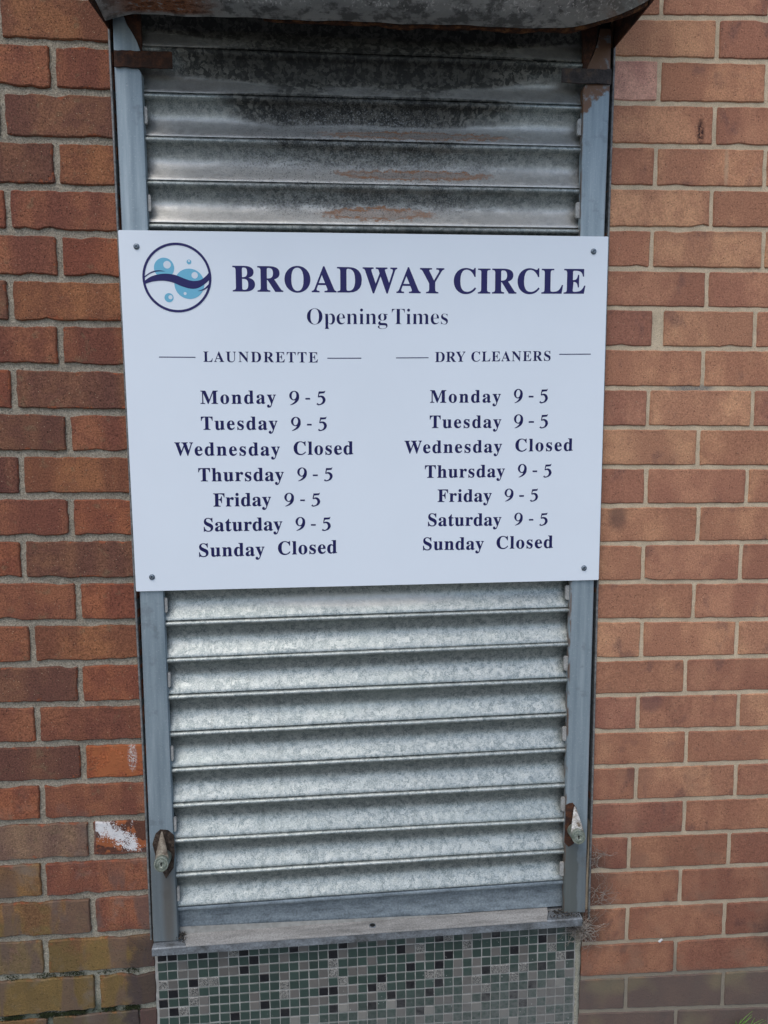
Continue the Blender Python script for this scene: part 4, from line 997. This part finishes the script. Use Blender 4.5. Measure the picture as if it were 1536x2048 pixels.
# ----------------------------------------------------------------- small growth and litter
def tangle(name, label, cx, cz, n, spread, up, seed, y0=-.004, rr=.00035):
    r = random.Random(seed); g = Geo()
    for _ in range(n):
        p = Vector((cx + r.uniform(-.4, .4)*spread, y0 - r.uniform(0, .010), cz + r.uniform(-.5, .5)*spread*up))
        a_ = r.uniform(0, 2*PI); pts = [tuple(p)]
        for k in range(r.randrange(5, 12)):
            a_ += r.uniform(-.7, .7)
            p = p + Vector((math.cos(a_)*.0055, r.uniform(-.0022, .0020), math.sin(a_)*.0055)); p.y = min(p.y, -.0018)
            pts.append(tuple(p))
        g.tube(pts, rr*r.uniform(.7, 1.6), rr*.4, 3)
    o = g.build(name, M_ROOT); tag(o, label, 'roots', 'dry roots by the right rail'); return o
tangle('dry_root_tangle', 'matted dry roots hanging off the right end of the sill', .553, .272, 110, .032, 1.2, 1, -.006, .0005)
tangle('dry_root_tangle', 'wispy dry rootlets on the brick beside the foot of the right rail', .586, .345, 30, .034, 1.0, 2)
tangle('dry_root_tangle', 'small grey root clump on the brick beside the right lock', .584, .445, 24, .022, 1.5, 3, -.004, .0004)
def litter(name, label, cx, cy, cz, sx, sy, sz, n, seed, mat):
    r = random.Random(seed); g = Geo()
    for _ in range(n):
        x = cx + r.gauss(0, sx); z = cz + r.gauss(0, sz); yy = cy + r.uniform(-sy, sy); q = r.uniform(.0008, .0026)
        vs = [(x + q*r.uniform(.5, 1.3)*a_, yy + q*r.uniform(.5, 1)*b_, z + q*r.uniform(.4, 1)*c_) for a_, b_, c_ in ((1,0,0),(-1,0,0),(0,1,0),(0,-1,0),(0,0,1),(0,0,-1))]
        g.add(vs, [(0,2,4),(2,1,4),(1,3,4),(3,0,4),(2,0,5),(1,2,5),(3,1,5),(0,3,5)])
    return tag(g.build(name, mat), label, 'litter', 'debris caught along the sill')
litter('debris_pile', 'dark debris caught in the left corner of the sill', -.332, -.010, .3000, .0055, .012, .003, 90, 1, M_DEBRIS)
litter('debris_pile', 'crumbly brown debris in the right corner of the sill under the rail', .512, -.014, .3175, .016, .014, .0025, 220, 2, M_DEBRIS)
litter('debris_pile', 'black dirt clinging under the left part of the sill edge', -.30, -.004, .268, .045, .003, .005, 110, 3, M_DEBRIS)
g = Geo(); r = random.Random(21)
for _ in range(5200):
    lvl = r.choice((24, 25, 25, 25)) + 2
    b_ = BEDS_L[lvl + 1] if r.random() < .6 else BEDS_L[28]
    x = r.uniform(-.72, -.43) if r.random() < .8 else r.uniform(-.9, -.6)
    z = b_[0] + b_[1]*x + r.gauss(0, .0030)
    if math.sin(x*40) + math.sin(x*97) + r.gauss(0, .7) < .1: continue
    q = r.uniform(.0006, .0016)
    vs = [(x + q*a_, .003 + q*b2*1.3 - q*.4, z + q*c_) for a_, b2, c_ in ((1,0,0),(-1,0,0),(0,1,0),(0,-1,0),(0,0,1),(0,0,-1))]
    g.add(vs, [(0,2,4),(2,1,4),(1,3,4),(3,0,4),(2,0,5),(1,2,5),(3,1,5),(0,3,5)])
tag(g.build('moss', M_MOSS), 'dark green moss filling the lowest joints of the left wall', 'moss', kind='stuff')
g = Geo(); r = random.Random(8)
for _ in range(16):
    x = .925 + r.uniform(-.012, .02); y = -.016 + r.uniform(-.01, .006); L_ = r.uniform(.035, .075); dx = r.uniform(-.014, .034); dy = r.uniform(-.02, .004)
    n = 7; w = r.uniform(.0012, .0022); V = []
    for k in range(n + 1):
        t = k/n; ww = w*(1 - t**2)
        px, pz, py = x + dx*t + dx*.4*t*t, L_*t*(1 - .15*t), y + dy*t
        V += [(px - ww, py, pz), (px, py - .0006, pz), (px + ww, py, pz)]
    g.add(V, [(3*k + j, 3*k + j + 1, 3*k + j + 4, 3*k + j + 3) for k in range(n) for j in (0, 1)])
tag(g.build('grass_tuft', M_GRASS), 'small tuft of bright green grass at the foot of the right wall', 'grass tuft')
g = Geo(); g.prism([(.7415 - .006, .2265), (.7415 - .002, .2245), (.7415 + .005, .2310), (.7415 + .002, .2330)], -.0016, .001)
tag(g.build('bird_dropping', M_DROP), 'small white fleck on the mortar low on the right wall', 'fleck')
